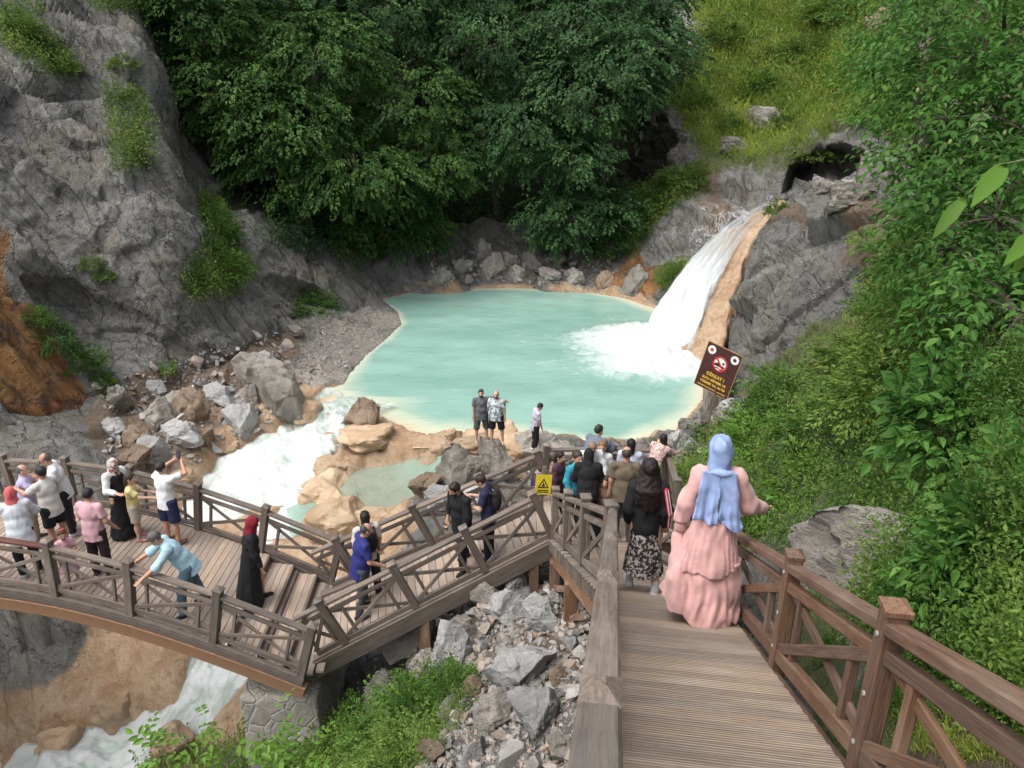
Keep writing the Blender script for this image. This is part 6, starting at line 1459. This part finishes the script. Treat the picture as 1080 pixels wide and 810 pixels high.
def landing_people():
    L = lambda x, y: np.array([x, y, ZL])
    def mk(x, y, H, face, label, skinc=SKIN2, fc=False, **k): 
        f = Fig(H, face, **k).place(L(x, y), label, GL); f.body(skinc, fc); return f
    f = mk(1.30, 12.05, 1.52, 38, 'man in slate blue shirt bending over the far landing rail', lean=52, head=(10, -12), arms=[((-.3, .6, -.6), (.2, .8, -.2)), ((.3, .6, -.6), (-.2, .8, -.2))])
    f.hair((.03, .024, .02)); f.beard(DARK); f.top((.13, .165, .21), 1.9, -.12, .022); f.bottom((.03, .035, .05)); f.shoes((.05, .05, .05))
    f = mk(1.06, 11.22, 1.36, 158, 'child in teal patterned jacket and dark red trousers by the landing rail', fc=True, child=.6, head=(-8, 6), arms=[((-.2, .1, -1), (0, .5, -.8)), ((.25, .1, -1), (.0, .5, -.9))])
    f.hair((.05, .035, .025), 'bun'); f.top((.02, .30, .34), 1.95, -.12, .026, 'blooms', (.05, .14, .30)); f.bottom((.16, .015, .03)); f.shoes((.1, .05, .05))
    f = mk(1.28, 11.55, 1.58, 172, 'woman in white blouse bending over the children on the landing', fc=True, lean=22, head=(0, 16), arms=[((-.25, .3, -.9), (.2, .7, -.5)), ((.3, .3, -.9), (-.2, .7, -.4))])
    f.hair((.22, .16, .11), 'bob'); f.top((.72, .73, .75), 1.9, -.2, .026); f.bottom((.05, .05, .07)); f.shoes((.1, .1, .1))
    f = mk(1.52, 11.62, 1.36, 185, 'fair haired child in white beside the woman in white blouse', fc=True, child=.5, head=(6, 6))
    f.hair((.20, .12, .06), 'bob'); f.top((.7, .72, .73), 1.6, -.15); f.bottom((.1, .12, .2)); f.shoes((.3, .3, .3))
    f = mk(1.22, 10.86, 1.55, 5, 'woman in black headscarf and black coat seen from behind on the landing', lean=14, head=(0, 18), arms=[((-.25, .2, -1), (.1, .8, -.3)), ((.25, .2, -1), (-.1, .8, -.3))], bulk=1.1)
    f.top((.010, .010, .011), 1.95, -.1, .028, name='coat_top'); f.skirt((.010, .010, .011), 1.1, .1, .15, .27, name='coat'); f.scarf((.010, .010, .012), drape=.2); f.shoes((.02, .02, .02))
    f = mk(1.52, 10.98, 1.0, 200, 'small child in brown top beside the black headscarf', child=.9, fc=True)
    f.hair((.07, .045, .03), 'bob'); f.top((.22, .14, .10), 1.9, -.1); f.bottom((.2, .03, .05)); f.shoes((.1, .1, .1))
    f = mk(1.80, 10.75, 1.70, 6, 'man in olive brown t-shirt seen from behind on the landing', skinc=SKIN, head=(-4, 6), bulk=1.15)
    f.hair((.05, .038, .03), 'balding'); f.hair((.05, .038, .03), 'short', 'stubble') if False else None; f.top((.135, .105, .072), .75, -.12); f.bottom((.05, .05, .06)); f.shoes((.05, .05, .05))
    f = mk(1.98, 11.45, 1.5, 10, 'person in black cap and pale blue shirt at the far landing rail')
    f.hair((.012, .01, .01), 'bob'); f.cap((.012, .012, .014)); f.top((.45, .50, .62), 1.9, -.15, .022); f.bottom((.1, .12, .2)); f.shoes((.2, .2, .2))
    f = mk(2.46, 11.95, 1.34, 30, 'woman with dark hair leaning sideways over the right landing corner', lean=34, side=10, head=(-30, 10), arms=[((-.3, .5, -.7), (.2, .6, .3)), ((.3, .6, -.5), (0, .8, -.2))])
    f.hair((.016, .012, .011), 'long'); f.top((.58, .46, .43), .6, -.1, .02, 'spots', (.30, .16, .14)); f.skirt((.42, .30, .27), 1.0, .35, .14, .24, kind='spots', c2=(.15, .09, .08)); f.shoes((.3, .2, .15))
    f = mk(.78, 11.5, 1.22, 120, 'dark haired child in dark jacket at the left corner of the landing', child=.5, head=(0, 10))
    f.hair((.02, .014, .012), 'bob'); f.top((.07, .035, .045), 1.9, -.12, .024); f.bottom((.03, .03, .04)); f.shoes((.05, .05, .05))
def girl():
    p, H = at(676, 622, vtop=484); H = min(H, 1.6)
    f = Fig(H, 9, child=.12, h=.009, bulk=.82, head=(-4, 4), arms=[((-.14, .0, -1), (-.02, .4, -.9)), ((.22, -.05, -1), (.06, .32, -1))], legs=[((-.10, .22, -1), (-.02, -.02, -1)), ((.11, -.02, -1), (.03, -.22, -1))])
    f.place(p, 'girl with long dark hair and black jacket with red sleeve stripe on the stairs'); f.body(SKIN2); k = f.s
    f.skirt((.028, .024, .024), .93, .30, .145, .235, ratio=.85, pleats=11, amp=.05, kind='spots', c2=(.42, .38, .36), h=.009)
    f.top((.011, .011, .013), 1.98, -.12, .026, name='jacket', wr=.005, puff=.006)
    i = 1; q = nrm(f.X*.5-f.TM[:, 1]*.85)
    a, b = f.sh[i]+q*.086*k+f.T*.01, f.elb[i]+q*.082*k; c = f.wri[i]*.85+f.elb[i]*.15+q*.070*k
    side = nrm(np.cross(b-a, q))
    f.mesh('sleeve_stripe', [Cap(a, b, .030*k, .030*k, None, (q, 1.8)), Cap(b, c, .030*k, .026*k, None, (q, 1.8))], cloth((.62, .045, .085)), .01, h=.006)
    for o in (-.013, .013):
        f.mesh('stripe_line', [Cap(a+q*.013*k+side*o, b+q*.013*k+side*o, .0055), Cap(b+q*.013*k+side*o, c+q*.013*k+side*o, .0055)], cloth((.74, .70, .70)), .004, h=.004)
    hk = f.hk; cc = f.hc; yb = f.TM[:, 1]
    # long hair in overlapping locks
    pr = [Ell(cc+f.hz*.027*hk-f.hy*.018*hk, (.092*hk, .110*hk, .108*hk), f.HM, [(cc+f.hy*.05*hk, f.hy)])]
    r = np.random.default_rng(3)
    for j in range(15):
        x = (j-7)/7; top_ = cc+f.hx*x*.075*hk-f.hy*(.06-.03*abs(x))*hk; m = cc+f.hx*x*.115*hk-yb*(.15-.05*x*x)*hk-np.array([0, 0, .20*hk]); e = cc+f.hx*(x*.15+r.normal()*.012)*hk-yb*(.155-.06*x*x)*hk-np.array([0, 0, (.43+r.uniform(-.07, .04)-.08*x*x)*hk])
        pr += [Cap(top_, m, .032*hk, .030*hk), Cap(m, e, .030*hk, .014*hk)]
    f.mesh('hair', pr, hairm((.016, .011, .010)), .018, (), .003, 60, h=.008)
    f.shoes((.46, .46, .47))
    for i in (0, 1): f.mesh('sock', [Cap(f.ank[i], f.ank[i]*.75+f.knee[i]*.25, .046*k, .05*k)], cloth((.5, .5, .5)), .01)
def pink_woman():
    p, H = at(742, 652, vtop=464); H = min(H, 1.72)
    f = Fig(H, 8, lean=5, h=.009, head=(-3, 6), bulk=.86, arms=[((-.30, -.05, -1), (-.16, .10, -1)), ((.36, .10, -.95), (.62, .60, -.42))], legs=[((-.10, .10, -1), (-.03, -.02, -1)), ((.11, .18, -1), (.02, -.30, -1))])
    f.place(p, 'woman in long pale pink tiered dress and light blue headscarf descending the stairs'); f.h = .0062; f.body(SKIN2); f.h = .009; k = f.s
    PK = (.60, .345, .325)
    f.top(PK, 1.93, .05, .018, name='bodice', wr=.010, puff=.016, kind='sheen', vf=.004)
    f.mesh('cuff', [Cap(f.wri[i]+nrm(f.elb[i]-f.wri[i])*.03, f.wri[i]+nrm(f.elb[i]-f.wri[i])*.0, .047*k) for i in (0, 1)], cloth(PK, 'sheen'), .01, wr=.004)
    P = f.P; hand = f.wri[0]+f.hand[0]*.10*k
    # upper tier, then a gathered seam, then the flared lower tier caught up in the left hand
    f.skirt(PK, 1.10, .575, .142, .262, ratio=.84, pleats=26, amp=.05, name='dress_tier', kind='sheen', fold=.03, pw=.8, wr=.006, h=.0085, shift=(-.03, -.035, .0), hem=lambda x, y, th: .10*(x+.2)+.02*np.sin(4*th), vf=.004)
    lo = np.array([-.32, -.20, .22*k-f.z0])
    ex = [Cap(hand, np.array([-.29*k, -.16*k, .50*k-f.z0]), .045*k, .075*k), Cap(np.array([-.29*k, -.16*k, .50*k-f.z0]), np.array([-.25*k, -.20*k, .20*k-f.z0]), .075*k, .10*k, [(np.array([0, 0, .27*k-f.z0]), np.array([0, 0, -1.0]))])]
    f.skirt(PK, .66, .12, .246, .345, ratio=.86, pleats=13, amp=.06, name='dress_hem', kind='sheen', fold=.13, extra=ex, k=.06, wr=.010, h=.0085, vf=.0065, shift=(-.05, -.05, .0), hem=lambda x, y, th: .42*np.maximum(-x-.06, 0)+.10*np.exp(-((x-.12)/.06)**2)*(y < 0)+.025*np.sin(3*th+1))
    SB = (.27, .36, .60); hk = f.hk; c = f.hc; yb = f.TM[:, 1]; T = f.T
    pr = [Ell(c+f.hz*.012*hk-f.hy*.014*hk, (.100*hk, .122*hk, .134*hk), f.HM), Cap(c-f.hz*.085*hk-f.hy*.02*hk, f.neck-T*.01*k, .078*hk, .088*hk), Cap(f.neck-T*.0*k, f.neck-T*.10*k, .10*k, .16*k, None, (yb, 1.4))]
    f.mesh('headscarf', pr, cloth(SB, 'satin'), .05, (), .008, 26, h=.007, vf=.003, sub=[Ell(c+f.hy*.12*hk-f.hz*.005*hk, (.058*hk, .075*hk, .082*hk), f.HM)])
    def tail(x0, x1, z0, z1, w0, w1, skew, seed):
        c0 = f.neck-yb*.105*k-T*z0*k+f.X*x0*k; c1 = f.neck-yb*.155*k-T*z1*k+f.X*x1*k; ax = c1-c0; L_ = np.linalg.norm(ax); a = ax/L_; X = nrm(f.X-a*(f.X@a)); Y = np.cross(X, a)
        def g(Q):
            q = Q-c0; z = q@a; t = np.clip(z/L_, 0, 1); x = q@X; y = q@Y; w = (w0+(w1-w0)*t)*k
            y = y-.016*np.sin(x*46+seed+1.5*t)*t**.6-.010*np.sin(x*95+2*seed)*t
            return np.maximum(np.maximum(np.abs(x)-w, np.abs(y)-.013)*.7, np.maximum(-z-.02, z-L_-skew*x-.012*np.sin(x*60)))
        m = max(w0, w1)*k+.12; return Fn(np.minimum(c0, c1)-m, np.maximum(c0, c1)+m, g)
    f.mesh('scarf_tail', [tail(-.070, -.100, .0, .40, .072, .104, .25, 1.0)], cloth(SB, 'satin'), .01, (), .004, 30, h=.007, vf=.0016)
    f.mesh('scarf_tail', [tail(.062, .108, .0, .45, .070, .094, .55, 3.1)], cloth(SB, 'satin'), .01, (), .004, 30, h=.007, vf=.0016)
    f.mesh('scarf_knot', [Ell(f.neck-yb*.10*k+T*.015*k, (.10*k, .035*k, .030*k), f.TM)], cloth(SB, 'satin'), .02, (), .005, 40, h=.007)
    f.shoes((.03, .02, .022))
bridge_people(); ramp_people(); pool_people(); landing_people(); girl(); pink_woman()
# ================================================================== SIGNS
def text_mesh(name, s, size, mat, parent, loc, depth=.002, bold=.0):
    cu = bpy.data.curves.new(name, 'FONT'); cu.body = s; cu.size = size; cu.align_x = 'CENTER'; cu.align_y = 'CENTER'; cu.extrude = depth; cu.offset = bold
    o = bpy.data.objects.new(name, cu); COL.objects.link(o); bpy.context.view_layer.update()
    me = bpy.data.meshes.new_from_object(o.evaluated_get(bpy.context.evaluated_depsgraph_get())); bpy.data.objects.remove(o)
    me.materials.clear(); me.materials.append(mat); q = link(bpy.data.objects.new(name, me), parent); q.location = loc; return q
def plate(name, pts, z, th, mat, parent, hole=None):
    """flat outline in the sign's own plane (x right, y up), th thick; hole is an inner ring of as many points"""
    n = len(pts); V = [(x, y, z) for x, y in pts]+[(x, y, z+th) for x, y in pts]; F = [(i, (i+1) % n, n+(i+1) % n, n+i) for i in range(n)]
    if hole is None: F += [tuple(range(n-1, -1, -1)), tuple(range(n, 2*n))]
    else:
        m = len(V); V += [(x, y, z) for x, y in hole]+[(x, y, z+th) for x, y in hole]
        for i in range(n):
            j = (i+1) % n; F += [(m+j, m+i, m+n+i, m+n+j), (n+i, n+j, m+n+j, m+n+i), (i, m+i, m+j, j)]
    return mesh_np(name, np.array(V, float), F, mat, parent, False)
circ = lambda cx, cy, r, n=36, sx=1, sy=1: [(cx+r*sx*math.cos(2*math.pi*i/n), cy+r*sy*math.sin(2*math.pi*i/n)) for i in range(n)]
S_BROWN = mat_plain('sign_brown', (.060, .022, .020), .45, .15, 6); S_YEL = mat_plain('sign_yellow', (.62, .42, .05), .5, .1, 8); S_WHITE = mat_plain('sign_white', (.74, .74, .72), .5, .06, 8)
S_RED = mat_plain('sign_red', (.50, .03, .035), .5, .1); S_BLACK = mat_plain('sign_black', (.015, .015, .016), .5, .1); S_EDGE = mat_plain('sign_edge', (.33, .23, .10), .6, .2); S_POST = mat_plain('sign_post_paint', (.075, .028, .022), .5, .3)
def pool_sign():
    h = pick(743, 462, ('hillside', 'ground')); b = h[0]; d = b[1]*CT-b[2]*ST
    top = U(759, 390, d-.1); W, Hh = 40*d/FPX, 50*d/FPX
    root = empty('warning_sign', b); tag(root, 'tilted dark brown no swimming sign with yellow lettering by the pool', 'sign')
    tubes('post', [[((0, 0, -.5), .028), (tuple((top-b)*.97), .024)]], S_POST, root, 12)
    pan = empty('panel_mount', (0, 0, 0)); bpy.data.objects.remove(pan)
    bp = plate('panel', [(-W/2, -Hh/2), (W/2, -Hh/2), (W/2, Hh/2), (-W/2, Hh/2)], 0, .02, S_BROWN, root)
    # facing the viewer, turned a little and leaning along its post
    X = nrm([.70, -.66, -.20]); Y = nrm([.2, -.07, .93]); Y = nrm(Y-X*(Y@X)); Z = np.cross(X, Y)
    M = Matrix(((X[0], Y[0], Z[0], 0), (X[1], Y[1], Z[1], 0), (X[2], Y[2], Z[2], 0), (0, 0, 0, 1))); o = top-b+Z*.10
    M.translation = Vector(o); bp.matrix_basis = M
    e = .016; plate('border', [(-W/2-e, -Hh/2-e), (W/2+e, -Hh/2-e), (W/2+e, Hh/2+e), (-W/2-e, Hh/2+e)], -.004, .030, S_EDGE, bp, [(-W/2, -Hh/2), (W/2, -Hh/2), (W/2, Hh/2), (-W/2, Hh/2)])
    z = .021; cy = Hh*.14
    for sx in (-1, 1):
        q = plate('emblem', circ(sx*W*.34, Hh*.36, W*.115), z, .003, S_WHITE, bp); plate('emblem_device', circ(sx*W*.34, Hh*.36, W*.05, 12), z+.003, .002, S_RED if sx < 0 else S_BROWN, q)
    pr = plate('prohibition_disc', circ(0, cy, W*.21), z, .003, S_WHITE, bp)
    plate('ring', circ(0, cy, W*.21), z+.003, .002, S_RED, pr, circ(0, cy, W*.165))
    sw = plate('swimmer', [(-W*.16, cy-W*.03), (-W*.02, cy+W*.06), (W*.02, cy+W*.0), (W*.15, cy-W*.035), (W*.15, cy-W*.075), (-W*.16, cy-W*.075)], z+.003, .002, S_BLACK, pr)
    plate('swimmer_head', circ(W*.09, cy+W*.05, W*.035, 16), z+.003, .002, S_BLACK, pr)
    plate('wave', [(-W*.15, cy-W*.12), (-W*.05, cy-W*.095), (W*.05, cy-W*.12), (W*.15, cy-W*.095), (W*.15, cy-W*.125), (W*.05, cy-W*.15), (-W*.05, cy-W*.125), (-W*.15, cy-W*.15)], z+.003, .002, S_BLACK, pr)
    a = R(-45); c_, s_ = math.cos(a)*W*.175, math.sin(a)*W*.175; nx, ny = -math.sin(a)*W*.024, math.cos(a)*W*.024
    plate('slash', [(-c_-nx, cy-s_-ny), (c_-nx, cy+s_-ny), (c_+nx, cy+s_+ny), (-c_+nx, cy-s_+ny)], z+.006, .002, S_RED, pr)
    for s, y, k in (('DİKKAT !', -.155, .125), ('SUYA GİRMEK VE', -.262, .090), ('YÜZMEK YASAKTIR', -.358, .088)): text_mesh('lettering', s, W*k, S_YEL, bp, (0, Hh*y, z+.002), .001, .004)
    plate('line', [(-W*.42, -Hh*.455), (W*.42, -Hh*.455), (W*.42, -Hh*.44), (-W*.42, -Hh*.44)], z, .002, S_YEL, bp)
pool_sign()
def hazard_sign():
    p = U(573, 511, 12.55); w = 20*12.55/FPX*.5; root = empty('hazard_sign', p); root.rotation_euler = (R(-8), R(6), R(6)); tag(root, 'small yellow warning sign with black triangle on the ramp railing', 'sign')
    f = lambda pts: [(x, y) for x, y in pts]
    bp = plate('panel', [(-w*.85, -w*1.1), (w*.85, -w*1.1), (w*.85, w*1.1), (-w*.85, w*1.1)], 0, .012, mat_plain('hazard_yellow', (.62, .48, .03), .5, .1), root); bp.rotation_euler = (R(90), 0, 0)
    plate('triangle', [(-w*.6, -w*.35), (w*.6, -w*.35), (0, w*.75)], .012, .003, S_BLACK, bp, [(-w*.42, -w*.24), (w*.42, -w*.24), (0, w*.52)])
    plate('figure', [(-w*.2, -w*.18), (w*.22, -w*.18), (w*.05, w*.1), (w*.02, w*.3), (-w*.06, w*.3), (-w*.05, w*.05)], .012, .003, S_BLACK, bp)
    for y in (-.62, -.82): plate('line', [(-w*.6, w*(y-.05)), (w*.6, w*(y-.05)), (w*.6, w*(y+.05)), (-w*.6, w*(y+.05))], .012, .003, S_BLACK, bp)
    m = MB().beam((0, .03, -.45), (0, .03, .3), .06, .04, (0, 1, 0)); m.build('mount', W_RAIL, root)
hazard_sign()
# ================================================================== CAMERA, LIGHT
def setup():
    cam = bpy.data.cameras.new('camera'); co = bpy.data.objects.new('camera', cam); COL.objects.link(co)
    co.location = (0, 0, 0); co.rotation_euler = (R(90)-TH, 0, 0); cam.sensor_width = 36; cam.lens = 27; cam.clip_end = 500; cam.clip_start = .05
    SC.camera = co
    w = bpy.data.worlds.new('World'); SC.world = w; w.use_nodes = True; t = w.node_tree
    sky = t.nodes.new('ShaderNodeTexSky'); sky.sky_type = 'NISHITA'; sky.sun_disc = False
    el, az = R(62), R(-125)
    sky.sun_elevation = el; sky.sun_rotation = az; sky.air_density = 1.0; sky.dust_density = 5.0; sky.ozone_density = 1.0
    hs = t.nodes.new('ShaderNodeHueSaturation'); hs.inputs['Saturation'].default_value = .35
    t.links.new(sky.outputs[0], hs.inputs['Color'])
    bg = t.nodes['Background']; t.links.new(hs.outputs[0], bg.inputs[0]); bg.inputs[1].default_value = .15
    l = bpy.data.lights.new('sun', 'SUN'); l.energy = 1.0; l.angle = R(45); l.color = (1, .965, .91)
    lo = bpy.data.objects.new('sun', l); COL.objects.link(lo)
    d = Vector((math.sin(az)*math.cos(el), math.cos(az)*math.cos(el), math.sin(el)))
    lo.rotation_euler = d.to_track_quat('Z', 'Y').to_euler(); lo.location = (0, 0, 40)
    SC.view_settings.view_transform = 'Standard'; SC.view_settings.look = 'None'; SC.view_settings.exposure = EXPOSURE; SC.view_settings.gamma = 1
    SC.cycles.max_bounces = 8; SC.cycles.diffuse_bounces = 4; SC.cycles.transparent_max_bounces = 12; SC.cycles.use_denoising = True
EXPOSURE = .78
setup()
